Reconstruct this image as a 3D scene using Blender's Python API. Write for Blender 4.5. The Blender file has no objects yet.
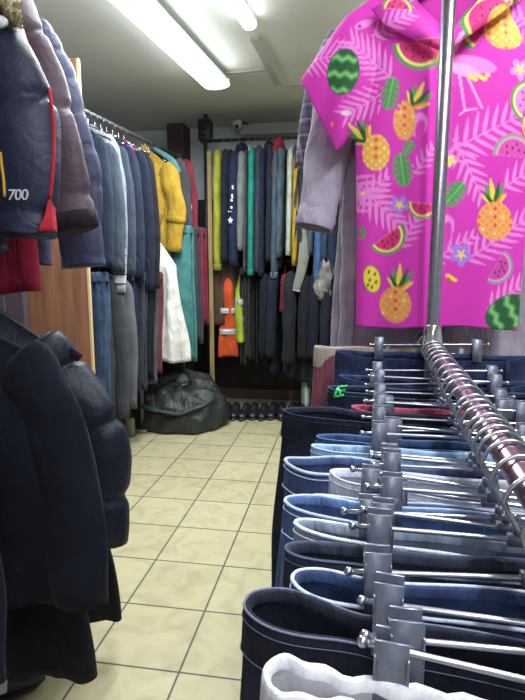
import bpy, math, random
import numpy as np
from mathutils import Vector, Matrix

random.seed(11)
rng = np.random.default_rng(11)
scene = bpy.context.scene
C = scene.collection
PI = math.pi

# ------------------------------------------------------------------ camera
CAM_H = 1.2
TH = math.radians(8.66)
CT, ST = math.cos(TH), math.sin(TH)
cam_d = bpy.data.cameras.new('camera')
cam = bpy.data.objects.new('camera', cam_d)
C.objects.link(cam)
cam.location = (0, 0, CAM_H)
cam.rotation_euler = (PI / 2 - TH, 0, 0)
cam_d.sensor_fit = 'VERTICAL'
cam_d.sensor_height = 36
cam_d.lens = 36 * 525 / 700
cam_d.clip_start = 0.02
scene.camera = cam


def ray(px, py):
    x = (px - 262.5) / 525
    yd = (py - 350) / 525
    return np.array([x, CT - yd * ST, -ST - yd * CT])


def at_y(px, py, Y):            # the point of the room seen there at distance Y
    d = ray(px, py)
    return np.array([0, 0, CAM_H]) + d * (Y / d[1])


def at_z(px, py, z):            # the point of the room seen there at height z
    d = ray(px, py)
    return np.array([0, 0, CAM_H]) + d * ((z - CAM_H) / d[2])


def proj(P):
    X, Y, dz = P[..., 0], P[..., 1], P[..., 2] - CAM_H
    D = Y * CT - dz * ST
    return 262.5 + 525 * X / D, 350 - 525 * (Y * ST + dz * CT) / D


# ------------------------------------------------------------------ materials
def lin(h):
    if not isinstance(h, str):
        return tuple(h)
    h = h.lstrip('#')
    o = []
    for i in (0, 2, 4):
        c = int(h[i:i + 2], 16) / 255
        o.append(c / 12.92 if c <= 0.04045 else ((c + 0.055) / 1.055) ** 2.4)
    return tuple(o)


_M = {}


def nodes_of(name):
    m = bpy.data.materials.new(name)
    m.use_nodes = True
    nt = m.node_tree
    return m, nt, nt.nodes['Principled BSDF'], nt.nodes, nt.links


def fabric(hexc, kind='cloth'):
    key = (hexc, kind)
    if key in _M:
        return _M[key]
    m, nt, b, N, L = nodes_of('%s_%s' % (kind, hexc.strip('#')))
    c = lin(hexc)
    tc = N.new('ShaderNodeTexCoord')
    n1 = N.new('ShaderNodeTexNoise')
    n1.inputs['Detail'].default_value = 6
    mp = N.new('ShaderNodeMapping')
    L.new(tc.outputs['Object'], mp.inputs['Vector'])
    L.new(mp.outputs['Vector'], n1.inputs['Vector'])
    ramp = N.new('ShaderNodeValToRGB')
    L.new(n1.outputs['Fac'], ramp.inputs['Fac'])
    if kind == 'denim':
        mp.inputs['Scale'].default_value = (1, 1, .35)
        n1.inputs['Scale'].default_value = 26
        lo, hi = .55, 1.6
    elif kind == 'puffer':
        n1.inputs['Scale'].default_value = 9
        lo, hi = .85, 1.15
    else:
        n1.inputs['Scale'].default_value = 14
        lo, hi = .8, 1.2
    ramp.color_ramp.elements[0].position = .3
    ramp.color_ramp.elements[1].position = .7
    ramp.color_ramp.elements[0].color = tuple(min(1, x * lo) for x in c) + (1,)
    ramp.color_ramp.elements[1].color = tuple(min(1, x * hi) for x in c) + (1,)
    L.new(ramp.outputs['Color'], b.inputs['Base Color'])
    n2 = N.new('ShaderNodeTexNoise')
    n2.inputs['Scale'].default_value = {'denim': 420, 'puffer': 38, 'cloth': 300, 'fur': 120, 'plastic': 30, 'wool': 500}.get(kind, 300)
    n2.inputs['Detail'].default_value = 3
    L.new(tc.outputs['Object'], n2.inputs['Vector'])
    bp = N.new('ShaderNodeBump')
    bp.inputs['Strength'].default_value = {'denim': .35, 'puffer': .25, 'cloth': .22, 'fur': .6, 'plastic': .5, 'wool': .4}.get(kind, .2)
    bp.inputs['Distance'].default_value = .004 if kind in ('puffer', 'plastic') else .0012
    L.new(n2.outputs['Fac'], bp.inputs['Height'])
    # soft creases of hanging cloth
    mc = N.new('ShaderNodeMapping')
    mc.inputs['Scale'].default_value = (1.6, 1.6, .55) if kind != 'puffer' else (1, 1, 1)
    L.new(tc.outputs['Object'], mc.inputs['Vector'])
    n3 = N.new('ShaderNodeTexNoise')
    n3.inputs['Scale'].default_value = 11 if kind != 'puffer' else 16
    n3.inputs['Detail'].default_value = 4
    n3.inputs['Distortion'].default_value = 1.4
    L.new(mc.outputs['Vector'], n3.inputs['Vector'])
    bc = N.new('ShaderNodeBump')
    bc.inputs['Strength'].default_value = .55
    bc.inputs['Distance'].default_value = {'puffer': .008, 'wool': .012}.get(kind, .028)
    L.new(n3.outputs['Fac'], bc.inputs['Height'])
    L.new(bc.outputs['Normal'], bp.inputs['Normal'])
    L.new(bp.outputs['Normal'], b.inputs['Normal'])
    b.inputs['Roughness'].default_value = {'puffer': .5, 'plastic': .5, 'denim': .85}.get(kind, .88)
    b.inputs['Specular IOR Level'].default_value = {'puffer': .35, 'plastic': .5}.get(kind, .2)
    if kind in ('cloth', 'wool', 'denim'):
        b.inputs['Sheen Weight'].default_value = .04
        b.inputs['Sheen Roughness'].default_value = .5
    _M[key] = m
    return m


def painted(name, rough=.75, sheen=.05):
    """Cloth printed with a pattern kept in the mesh's colour attribute."""
    m, nt, b, N, L = nodes_of(name)
    a = N.new('ShaderNodeAttribute')
    a.attribute_name = 'print'
    L.new(a.outputs['Color'], b.inputs['Base Color'])
    tc = N.new('ShaderNodeTexCoord')
    n2 = N.new('ShaderNodeTexNoise')
    n2.inputs['Scale'].default_value = 260
    L.new(tc.outputs['Object'], n2.inputs['Vector'])
    bp = N.new('ShaderNodeBump')
    bp.inputs['Strength'].default_value = .12
    bp.inputs['Distance'].default_value = .001
    L.new(n2.outputs['Fac'], bp.inputs['Height'])
    L.new(bp.outputs['Normal'], b.inputs['Normal'])
    b.inputs['Roughness'].default_value = rough
    b.inputs['Sheen Weight'].default_value = sheen
    b.inputs['Specular IOR Level'].default_value = .25
    return m


def solid(name, hexc, rough=.5, metal=0.0, noise=0.0, nscale=20, bump=0.0):
    m, nt, b, N, L = nodes_of(name)
    c = lin(hexc)
    b.inputs['Base Color'].default_value = c + (1,)
    b.inputs['Roughness'].default_value = rough
    b.inputs['Metallic'].default_value = metal
    if noise or bump:
        tc = N.new('ShaderNodeTexCoord')
        n = N.new('ShaderNodeTexNoise')
        n.inputs['Scale'].default_value = nscale
        n.inputs['Detail'].default_value = 5
        L.new(tc.outputs['Object'], n.inputs['Vector'])
        if noise:
            r = N.new('ShaderNodeValToRGB')
            r.color_ramp.elements[0].color = tuple(x * (1 - noise) for x in c) + (1,)
            r.color_ramp.elements[1].color = tuple(min(1, x * (1 + noise)) for x in c) + (1,)
            r.color_ramp.elements[0].position = .3
            r.color_ramp.elements[1].position = .7
            L.new(n.outputs['Fac'], r.inputs['Fac'])
            L.new(r.outputs['Color'], b.inputs['Base Color'])
        if bump:
            bp = N.new('ShaderNodeBump')
            bp.inputs['Strength'].default_value = bump
            bp.inputs['Distance'].default_value = .003
            L.new(n.outputs['Fac'], bp.inputs['Height'])
            L.new(bp.outputs['Normal'], b.inputs['Normal'])
    return m


def wood(name, hexc, rough=.55, stretch=(14, 14, 1.2)):
    m, nt, b, N, L = nodes_of(name)
    c = lin(hexc)
    tc = N.new('ShaderNodeTexCoord')
    mp = N.new('ShaderNodeMapping')
    mp.inputs['Scale'].default_value = stretch
    n = N.new('ShaderNodeTexNoise')
    n.inputs['Scale'].default_value = 3
    n.inputs['Detail'].default_value = 8
    r = N.new('ShaderNodeValToRGB')
    r.color_ramp.elements[0].color = tuple(x * .68 for x in c) + (1,)
    r.color_ramp.elements[1].color = tuple(min(1, x * 1.25) for x in c) + (1,)
    r.color_ramp.elements[0].position = .32
    r.color_ramp.elements[1].position = .68
    L.new(tc.outputs['Object'], mp.inputs['Vector'])
    L.new(mp.outputs['Vector'], n.inputs['Vector'])
    L.new(n.outputs['Fac'], r.inputs['Fac'])
    L.new(r.outputs['Color'], b.inputs['Base Color'])
    b.inputs['Roughness'].default_value = rough
    return m


def glow(name, hexc, strength):
    m, nt, b, N, L = nodes_of(name)
    b.inputs['Base Color'].default_value = (.9, .9, .9, 1)
    b.inputs['Emission Color'].default_value = lin(hexc) + (1,)
    b.inputs['Emission Strength'].default_value = strength
    return m


M_CHROME = solid('chrome', '#c9c9d2', .2, 1.0, noise=.05, nscale=60)
M_STEEL = solid('brushed_steel', '#a09cac', .32, 1.0, noise=.1, nscale=90)
M_CLIP = solid('clip_metal', '#7e8294', .38, .7, noise=.14, nscale=120, bump=.15)
M_WIRE = solid('hanger_wire', '#b4b6c2', .3, 1.0)
M_RAIL = solid('painted_rail', '#8a8c90', .45, .6, noise=.12, nscale=50)
M_DARKMETAL = solid('dark_rail', '#3c3c40', .5, .5)
M_WHITEPL = solid('white_plastic', '#d8d8d4', .45)
M_BLACKPL = solid('black_plastic', '#22232a', .5)
M_CLEARPL = None

# ------------------------------------------------------------------ mesh helpers
def link(name, verts, faces, mats, parent=None, fm=None, smooth=True, colors=None):
    me = bpy.data.meshes.new(name)
    me.from_pydata([tuple(map(float, v)) for v in verts], [], faces)
    if not isinstance(mats, (list, tuple)):
        mats = [mats]
    for m in mats:
        me.materials.append(m)
    if fm is not None:
        me.polygons.foreach_set('material_index', np.asarray(fm, dtype=np.int32))
    if smooth:
        me.polygons.foreach_set('use_smooth', np.ones(len(me.polygons), dtype=bool))
    if colors is not None:
        at = me.color_attributes.new('print', 'FLOAT_COLOR', 'POINT')
        c4 = np.ones((len(me.vertices), 4), dtype=np.float32)
        c4[:, :3] = colors
        at.data.foreach_set('color', c4.ravel())
    me.update()
    o = bpy.data.objects.new(name, me)
    C.objects.link(o)
    if parent is not None:
        o.parent = parent
    return o


def thing(name, label, cat, loc=(0, 0, 0), rot=0.0, group=None):
    o = bpy.data.objects.new(name, None)
    o.empty_display_size = .05
    C.objects.link(o)
    o.location = tuple(map(float, loc))
    o.rotation_euler = (0, 0, rot)
    o['label'] = label
    o['category'] = cat
    if group:
        o['group'] = group
    return o


def tag(o, label, cat, group=None, kind=None):
    if label:
        o['label'] = label
    if cat:
        o['category'] = cat
    if group:
        o['group'] = group
    if kind:
        o['kind'] = kind
    return o


class MB:
    """Collects shapes into ONE mesh."""
    def __init__(self):
        self.v, self.f, self.m = [], [], []

    def add(self, v, f, mi=0):
        n = len(self.v)
        self.v.extend([tuple(map(float, p)) for p in v])
        self.f.extend([tuple(i + n for i in q) for q in f])
        self.m.extend([mi] * len(f))
        return self

    def box(self, c, s, mi=0, rz=0.0, M=None):
        hx, hy, hz = [x / 2 for x in s]
        b = min(hx, hy, hz) * .18
        pts = []
        # bevelled box: 24 verts (3 per corner)
        for sx in (-1, 1):
            for sy in (-1, 1):
                for sz in (-1, 1):
                    pts.append((sx * (hx - b), sy * (hy - b), sz * hz))
                    pts.append((sx * (hx - b), sy * hy, sz * (hz - b)))
                    pts.append((sx * hx, sy * (hy - b), sz * (hz - b)))
        import bmesh
        bm = bmesh.new()
        for p in pts:
            bm.verts.new(p)
        bmesh.ops.convex_hull(bm, input=bm.verts)
        bmesh.ops.dissolve_limit(bm, angle_limit=.02, verts=bm.verts, edges=bm.edges)
        bm.verts.index_update()
        R = M if M is not None else Matrix.Rotation(rz, 3, 'Z')
        v = [R @ x.co + Vector(c) for x in bm.verts]
        f = [[x.index for x in q.verts] for q in bm.faces]
        bm.free()
        return self.add(v, f, mi)

    def tube(self, pts, r, na=8, mi=0, **k):
        v, f = tube(np.array(pts, float), r, r, na, **k)
        return self.add(v, f, mi)

    def build(self, name, mats, parent=None, smooth=True):
        return link(name, self.v, self.f, mats, parent, self.m, smooth)


def grid_faces(n, m, wrap=True, off=0):
    f = []
    mm = m if wrap else m - 1
    for i in range(n - 1):
        a, b = off + i * m, off + (i + 1) * m
        for j in range(mm):
            k = (j + 1) % m
            f.append((a + j, a + k, b + k, b + j))
    return f


def tube(P, rx, ry, na=12, ref=(1, 0, 0), caps=True, disp=None):
    P = np.asarray(P, float)
    n = len(P)
    rx = np.broadcast_to(np.asarray(rx, float), (n,))
    ry = np.broadcast_to(np.asarray(ry, float), (n,))
    T = np.gradient(P, axis=0)
    T /= np.linalg.norm(T, axis=1)[:, None] + 1e-12
    a = np.linspace(0, 2 * PI, na, endpoint=False)
    V = np.zeros((n, na, 3))
    prev = np.asarray(ref, float)
    for i in range(n):
        q = prev - T[i] * prev.dot(T[i])
        if np.linalg.norm(q) < 1e-3:
            q = np.cross(T[i], [0.3, .2, .9])
        q /= np.linalg.norm(q)
        prev = q
        w = np.cross(T[i], q)
        s = np.ones(na) if disp is None else disp(i / (n - 1), a)
        V[i] = P[i] + (np.cos(a) * rx[i] * s)[:, None] * q + (np.sin(a) * ry[i] * s)[:, None] * w
    f = grid_faces(n, na)
    V = V.reshape(-1, 3)
    if caps:
        f.append(tuple(range(na))[::-1])
        f.append(tuple((n - 1) * na + j for j in range(na)))
    return V, f


def spline(pts, n):
    """Catmull-Rom through pts."""
    P = np.array(pts, float)
    P = np.vstack([2 * P[0] - P[1], P, 2 * P[-1] - P[-2]])
    m = len(P) - 3
    out = []
    for t in np.linspace(0, m - 1e-9, n):
        i = int(t)
        u = t - i
        p0, p1, p2, p3 = P[i:i + 4]
        out.append(.5 * ((2 * p1) + (p2 - p0) * u + (2 * p0 - 5 * p1 + 4 * p2 - p3) * u * u + (3 * p1 - p0 - 3 * p2 + p3) * u ** 3))
    return np.array(out)


def sm(x):
    x = np.clip(x, 0, 1)
    return x * x * (3 - 2 * x)


# ------------------------------------------------------------------ garments
def groove(d, seg):
    """0 on a quilt's bulge, 1 in its sewn seam."""
    q = np.abs((d / seg + .5) % 1 - .5) * seg
    return np.exp(-(q / min(.010, seg * .2)) ** 2) * .75 + .25 * (1 - np.clip(q / (seg * .5), 0, 1)) ** 1.5


def body_grid(W, L, T, hemW=None, drop=.05, neck=.07, front_drop=0.0, folds=.35, puff=None,
              na=64, nv=36, ph=0.0, hem_wave=.008, kx=40, extra=None):
    hemW = W if hemW is None else hemW
    v = np.linspace(0, 1, nv) ** 1.25
    a = np.linspace(0, 2 * PI, na, endpoint=False)
    ca, sa = np.cos(a), np.sin(a)
    cx = np.sign(ca) * np.abs(ca) ** .72
    sy = np.sign(sa) * np.abs(sa) ** .8
    d = v * L
    w = W + (hemW - W) * sm(v)
    t = T * (.12 + .88 * sm(d / .16)) * (1 - .12 * v)
    if puff:
        b = groove(d + .02, puff[0])
        t = t * (1 - puff[1] * b)
        w = w * (1 - .06 * puff[1] * b)
    x = w[:, None] * cx[None]
    y = t[:, None] * sy[None]
    zs = -drop * np.clip((np.abs(x) - neck) / max(W - neck, 1e-3), 0, 1) ** 1.15
    front = (sa < 0)[None]
    zs = zs - front_drop * front * np.clip(1 - np.abs(x) / neck, 0, 1) ** .9
    z = zs * (1 - v[:, None]) - d[:, None]
    grow = sm(d / .25)[:, None]
    f1 = np.sin(kx * x + ph + 2.2 * v[:, None]) * .6 + np.sin(kx * 1.9 * x + 2.3 * ph - 1.7 * v[:, None]) * .4
    y = y + T * folds * grow * f1 * (.5 + .5 * np.abs(sy)[None])
    x = x + .008 * folds * np.sin(9 * v[:, None] * L + ph) * np.sign(x) * grow
    z = z + hem_wave * np.sin(20 * x + ph) * sm((v - .75) / .25)[:, None]
    if extra is not None:
        x, y, z = extra(x, y, z, v[:, None], front)
    V = np.stack([x, y, z], -1)
    f = grid_faces(nv, na)
    for i in range(0, na // 2):
        q = (i, (na - i) % na, (na - i - 1) % na, i + 1)
        mx = abs(x[0, i]) + abs(x[0, i + 1])
        if not (front_drop > 0 and mx / 2 < neck * 1.02):
            f.append(q if len(set(q)) == 4 else tuple(dict.fromkeys(q)))
        o = (nv - 1) * na
        q = (o + i, o + i + 1, o + (na - i - 1) % na, o + (na - i) % na)
        f.append(q if len(set(q)) == 4 else tuple(dict.fromkeys(q)))
    f = [q for q in f if len(set(q)) >= 3]
    return V.reshape(-1, 3), f


def sleeve_path(side, W, drop, length, splay, fwd, elbow=0.0, n=26):
    s = side
    return spline([(s * (W - .06), 0, -drop - .015), (s * (W - .002), 0, -drop - .075),
                   (s * (W + .02 + splay * .45 + elbow), fwd * .2, -drop - length * .5),
                   (s * (W + splay), fwd, -drop - length)], n)


def sleeve_mesh(side, W, drop, length, splay, fwd, r0, r1, ry, ph, puff=None, wr=.05, elbow=0.0, na=20):
    P = sleeve_path(side, W, drop, length, splay, fwd, elbow, 110 if puff else 26)
    n = len(P)
    u = np.linspace(0, 1, n)
    rx = r0 + (r1 - r0) * u
    rx = rx * (.1 + .9 * sm(u / .2))
    rr = np.full(n, ry) * (1 - .2 * u)
    rr = rr * (.2 + .8 * sm(u / .18))
    if puff:
        k = 1 - puff[1] * .6 * groove(u * length + .03, puff[0])
        rx = rx * k
        rr = rr * k

    def disp(t, a):
        return 1 + wr * np.sin(2 * a + 19 * t + ph) + wr * .7 * np.sin(3 * a - 31 * t * length + ph * 2)
    return tube(P, rx, rr, na, ref=(1, 0, 0), disp=disp), P


def garment(name, label, cat, loc, ang, mat, W=.2, L=.68, T=.035, hemW=None, drop=.055, neck=.06, sl=.58,
            splay=.02, fwd=-.01, r0=.085, r1=.05, ry=.032, puff=None, folds=.4, group=None, hood=None, collar=None,
            cuff=None, sleeve_mat=None, sides=(1, -1), elbow=0.0, na=56, wr=.05, kx=40, body_name='body', zip_=None, hem=None):
    ph = random.uniform(0, 6)
    t = thing(name, label, cat, loc, ang, group)
    V, f = body_grid(W, L, T, hemW, drop, neck, 0, folds, puff, na=na, ph=ph, kx=kx, nv=110 if puff else 36)
    link(body_name, V, f, mat, t)
    if sl:
        for s in sides:
            (V, f), P = sleeve_mesh(s, W, drop, sl, splay, fwd, r0, r1, ry, ph + s, puff, wr, elbow)
            so = link('sleeve', V, f, sleeve_mat or mat, t)
            if cuff:
                d = P[-1] - P[-3]
                d /= np.linalg.norm(d)
                V, f = tube([P[-1] - d * .035, P[-1] - d * .03, P[-1] + d * .012, P[-1] + d * .016], [r1 * .9, r1 * 1.06, r1 * 1.04, r1 * .9],
                            [ry * .75, ry * .92, ry * .9, ry * .75], 20)
                link('cuff', V, f, cuff, so)
    if hood:
        V, f = tube(spline([(0, .0, -.10), (.0, .012, -.03), (0, .016, .02), (0, .012, .055), (0, .0, .07)], 14),
                    np.array([.05, .085, .1, .108, .112, .112, .108, .102, .095, .084, .07, .05, .03, .006]),
                    np.array([.02, .03, .038, .042, .044, .044, .042, .04, .038, .034, .028, .02, .012, .004]) * min(1.2, T / .035), 22,
                    disp=lambda u, a: 1 + .05 * np.sin(3 * a + 9 * u + ph))
        link('hood', V, f, hood, t)
    if collar:
        th = np.linspace(0, 2 * PI, 25)
        P = np.stack([neck * 1.0 * np.cos(th), (T * .75) * np.sin(th), -.004 + .012 * np.sin(th)], -1)
        V, f = tube(P, .007, .022, 10, ref=(1, 0, 0), caps=False)
        V, f = ring_band(neck * 1.02, T * .8, -.03, .03)
        link('collar', V, f, collar, t)
    if zip_:
        P = [(0, -T * .3, -.03), (0, -T * 1.06, -.2), (0, -T * 1.06, -L * .6), (0, -T * 1.0, -L + .01)]
        V, f = tube(spline(P, 16), .006, .004, 6)
        link('zip', V, f, zip_, t)
    if hem:
        V, f = ring_band((hemW or W) * 1.005, T * 1.0, -L - .015, -L + .035)
        link('hem_band', V, f, hem, t)
    return t


def ring_band(rx, ry, z0, z1, na=32, th=.004):
    a = np.linspace(0, 2 * PI, na, endpoint=False)
    cx = np.sign(np.cos(a)) * np.abs(np.cos(a)) ** .72
    sy = np.sign(np.sin(a)) * np.abs(np.sin(a)) ** .8
    rings = []
    for k, z in ((1, z0), (1.0, (z0 + z1) / 2), (.97, z1), (.9, z1 - th), (.9, z0)):
        rings.append(np.stack([rx * cx * k, ry * sy * k, np.full(na, z)], -1))
    V = np.concatenate(rings)
    return V, grid_faces(5, na)


def hanger(rail_pt, ang, neck_z, half=.19, mat=None, label=None, group=None, drop=.05):
    """Coat hanger: hook over the rail, neck and shoulder bar, one wire-and-bar mesh."""
    mat = mat or M_WIRE
    top = rail_pt[2] - neck_z
    mb = MB()
    pts = [(0, 0, -.012), (0, 0, top - .034)]
    for k in range(9):
        t = -PI / 2 + k * (PI * 1.35) / 8
        pts.append((0 + .021 * math.cos(t), 0, top - .012 + .022 * math.sin(t)))
    # the hook lies in the plane of the hanger: rail runs along local y
    mb.tube(spline(pts, 34), .0019, 6, ref=(0, 1, 0))
    for s in (-1, 1):
        mb.tube(spline([(0, 0, -.014), (s * half * .5, 0, -.03 - drop * .3), (s * half, 0, -.03 - drop)], 10), .005, 6, ref=(0, 1, 0))
    o = mb.build('coat_hanger', mat)
    o.location = (float(rail_pt[0]), float(rail_pt[1]), float(neck_z))
    o.rotation_euler = (0, 0, ang)
    tag(o, label, 'hanger', group)
    return o


def trousers(name, label, loc, ang, mat, hw=.12, L=.85, T=.018, group=None, cat='trousers', band=None, taper=.8, folds=.35):
    t = thing(name, label, cat, loc, ang, group)
    for s in (-1, 1):
        V, f = body_grid(hw, L + s * .012, T, hw * taper, .008, hw * .9, 0, folds, None, na=40, nv=26, ph=random.uniform(0, 6), kx=50)
        V = V + np.array([0, s * T * 1.05, 0])
        link('leg', V, f, mat, t)
    V, f = ring_band(hw * 1.02, T * 2.25, -.05, .004)
    link('waistband', V, f, band or mat, t)
    return t

from mathutils.bvhtree import BVHTree


def to_local(P, loc, ang):
    q = np.asarray(P) - loc
    c_, s_ = math.cos(-ang), math.sin(-ang)
    return np.array([c_ * q[0] - s_ * q[1], s_ * q[0] + c_ * q[1], q[2]])


class Skin:
    """Finds points on a garment's own surface, in its local frame."""
    def __init__(self, root):
        self.loc = np.array(root.location)
        self.ang = root.rotation_euler[2]
        vs, ps = [], []
        stack = list(root.children)
        while stack:
            o = stack.pop()
            stack += list(o.children)
            n_ = len(vs)
            vs += [v.co.copy() for v in o.data.vertices]
            ps += [tuple(i + n_ for i in p.vertices) for p in o.data.polygons]
        self.b = BVHTree.FromPolygons(vs, ps)
        self.o = Vector(to_local(np.array([0, 0, CAM_H]), self.loc, self.ang))

    def at(self, px, py, lift=.002):
        d = to_local(ray(px, py), np.zeros(3), self.ang)
        d = Vector(d).normalized()
        h = self.b.ray_cast(self.o, d)
        if h[0] is None:
            near = self.b.find_nearest(self.o + d * (Vector(-self.o).length))
            return np.array(near[0])
        return np.array(h[0] - d * lift)


# ------------------------------------------------------------------ the room
YAW = math.radians(9.15)
U = np.array([math.sin(YAW), math.cos(YAW), 0])     # along the tiles, away from the doorway end
R = np.array([math.cos(YAW), -math.sin(YAW), 0])    # along the back wall
CEIL = 2.45
RL, RR, UB, UF = -2.05, 2.1, 4.78, -2.6


def room(r, u, z=0.0):
    return r * R + u * U + np.array([0, 0, z])


def room_box(name, r0, r1, u0, u1, z0, z1, mat, kind='structure', parent=None):
    mb = MB()
    mb.box((0, 0, 0), (r1 - r0, u1 - u0, z1 - z0))
    o = mb.build(name, mat, parent, smooth=False)
    c = room((r0 + r1) / 2, (u0 + u1) / 2, (z0 + z1) / 2)
    o.location = tuple(c)
    o.rotation_euler = (0, 0, -YAW)
    if kind:
        o['kind'] = kind
    return o


def flat_box(name, r0, r1, u0, u1, z0, z1, mat):
    P = [(r, u, z) for z in (z0, z1) for u in (u0, u1) for r in (r0, r1)]
    f = [(0, 1, 3, 2), (4, 6, 7, 5), (0, 4, 5, 1), (2, 3, 7, 6), (0, 2, 6, 4), (1, 5, 7, 3)]
    f = [q[::-1] if False else q for q in f]
    o = link(name, P, f, mat, None, smooth=False)
    o.rotation_euler = (0, 0, -YAW)
    o['kind'] = 'structure'
    return o


# floor tiles
TS = .2916
gp = at_z(223.7, 566, 0)
g_r, g_u = gp @ R, gp @ U
m, nt, b, N, L_ = nodes_of('cream_floor_tiles')
tc = N.new('ShaderNodeTexCoord')
mp = N.new('ShaderNodeMapping')
mp.inputs['Location'].default_value = (-g_r + 20 * TS, -g_u + 20 * TS, 0)
br = N.new('ShaderNodeTexBrick')
br.offset = 0
br.squash = 1
br.inputs['Scale'].default_value = 1
br.inputs['Brick Width'].default_value = TS
br.inputs['Row Height'].default_value = TS
br.inputs['Mortar Size'].default_value = .0038
br.inputs['Mortar Smooth'].default_value = .25
br.inputs['Color1'].default_value = lin('#b9af8c') + (1,)
br.inputs['Color2'].default_value = lin('#c0b794') + (1,)
br.inputs['Mortar'].default_value = lin('#57544e') + (1,)
L_.new(tc.outputs['Object'], mp.inputs['Vector'])
L_.new(mp.outputs['Vector'], br.inputs['Vector'])
n1 = N.new('ShaderNodeTexNoise')
n1.inputs['Scale'].default_value = 9
n1.inputs['Detail'].default_value = 7
n1.inputs['Distortion'].default_value = 1.2
L_.new(tc.outputs['Object'], n1.inputs['Vector'])
rp = N.new('ShaderNodeValToRGB')
rp.color_ramp.elements[0].position = .3
rp.color_ramp.elements[0].color = (.74, .72, .68, 1)
rp.color_ramp.elements[1].position = .56
rp.color_ramp.elements[1].color = (1, 1, 1, 1)
L_.new(n1.outputs['Fac'], rp.inputs['Fac'])
mx = N.new('ShaderNodeMix')
mx.data_type = 'RGBA'
mx.blend_type = 'MULTIPLY'
mx.inputs[0].default_value = .75
L_.new(br.outputs['Color'], mx.inputs[6])
L_.new(rp.outputs['Color'], mx.inputs[7])
L_.new(mx.outputs[2], b.inputs['Base Color'])
bp = N.new('ShaderNodeBump')
bp.inputs['Strength'].default_value = .35
bp.inputs['Distance'].default_value = .003
inv = N.new('ShaderNodeMath')
inv.operation = 'SUBTRACT'
inv.inputs[0].default_value = 1
L_.new(br.outputs['Fac'], inv.inputs[1])
L_.new(inv.outputs[0], bp.inputs['Height'])
L_.new(bp.outputs['Normal'], b.inputs['Normal'])
b.inputs['Roughness'].default_value = .42
b.inputs['Specular IOR Level'].default_value = .35
M_TILE = m

M_CEIL = solid('ceiling_paint', '#dcdcd2', .9, noise=.05, nscale=3, bump=.06)
M_WALL = solid('wall_paint', '#ccd0d2', .9, noise=.06, nscale=4, bump=.05)
M_DARKPANEL = wood('dark_wall_panelling', '#2c2022', .6)
M_PILLAR = solid('plum_paint', '#4a3a48', .85, noise=.08, nscale=5)
M_TRIM = solid('cable_trunking', '#b9b7b0', .6)
M_SKIRT = solid('skirting_paint', '#5a4a44', .6)

flat_box('floor', RL - .1, RR + .1, UF - .1, UB + .1, -.08, 0, M_TILE)
flat_box('ceiling', RL - .1, RR + .1, UF - .1, UB + .1, CEIL, CEIL + .08, M_CEIL)
flat_box('wall_back', RL - .1, RR + .1, UB, UB + .1, 0, CEIL, M_WALL)
flat_box('wall_left', RL - .1, RL, UF, UB, 0, CEIL, M_WALL)
flat_box('wall_right', RR, RR + .1, UF, UB, 0, CEIL, M_WALL)
flat_box('wall_front', RL - .1, RR + .1, UF - .1, UF, 0, CEIL, M_WALL)
flat_box('trim_1', RL + .01, RR - .01, UB - .03, UB - .002, 0, 1.83, M_DARKPANEL)         # dark panelling behind the rails
flat_box('trim_2', -1.25, RR - .01, UB - .045, UB - .002, 2.13, 2.19, M_TRIM)     # rail along the wall
flat_box('trim_3', -.95, RR - .01, UB - .09, UB - .002, 2.36, CEIL - .002, M_TRIM)     # boxed trunking under the ceiling
flat_box('baseboard_back', RL + .02, RR - .02, UB - .045, UB - .031, .002, .1, M_SKIRT)
flat_box('baseboard_left', RL + .002, RL + .016, UF + .02, UB - .05, .002, .1, M_SKIRT)
pr = at_y(161, 140, 4.62)
pr2 = at_y(179, 140, 4.62)
flat_box('pillar', pr @ R, pr2 @ R, UB - .2, UB - .003, 0, CEIL - .003, M_PILLAR)


def ceiling_strip(name, p, q, w=.035, h=.014, mat=None):
    a, c = at_z(*p, CEIL), at_z(*q, CEIL)
    d = c - a
    ln = np.linalg.norm(d)
    mb = MB()
    mb.box((0, 0, 0), (ln, w, h))
    o = mb.build(name, mat or M_TRIM, None, smooth=False)
    o.location = tuple((a + c) / 2 - np.array([0, 0, h / 2 + .001]))
    o.rotation_euler = (0, 0, math.atan2(d[1], d[0]))
    o['kind'] = 'structure'
    return o


ceiling_strip('trim_4', (224, 72), (267, 68), .03)
ceiling_strip('trim_5', (254, 36), (278, 83), .05)
ceiling_strip('trim_6', (280, 83.5), (325, 82), .016)

# ------------------------------------------------------------------ lamps
M_DIFF = glow('tube_diffuser', '#eefaff', 14)
M_LAMPBODY = solid('lamp_body', '#d5d7d6', .5)


def tube_lamp(a, c, label, watts, w=.075, spread=True):
    a, c = np.array(a, float), np.array(c, float)
    d = c - a
    ln = np.linalg.norm(d)
    rot = math.atan2(d[1], d[0])
    t = thing('ceiling_light', label, 'light', (a + c) / 2, rot, 'ceiling tube lights')
    mb = MB()
    mb.box((0, 0, -.014), (ln, w * .8, .026))
    mb.build('lamp_body', M_LAMPBODY, t, smooth=False)
    V, f = tube([(-ln / 2 + .02, 0, -.045), (0, 0, -.045), (ln / 2 - .02, 0, -.045)], w / 2, .024, 14, ref=(0, 1, 0))
    link('diffuser', V, f, M_DIFF, t)
    for s in (-1, 1):
        mb = MB()
        mb.box((s * (ln / 2 - .006), 0, -.03), (.014, w * .9, .05))
        mb.build('end_cap', M_WHITEPL, t)
    ld = bpy.data.lights.new('tube_glow', 'AREA')
    ld.shape = 'RECTANGLE'
    ld.size = ln - .1
    ld.size_y = w
    ld.energy = watts
    ld.color = (.93, .985, 1)
    lo = bpy.data.objects.new('tube_glow', ld)
    C.objects.link(lo)
    lo.parent = t
    lo.location = (0, 0, -.08)
    return t


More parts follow.
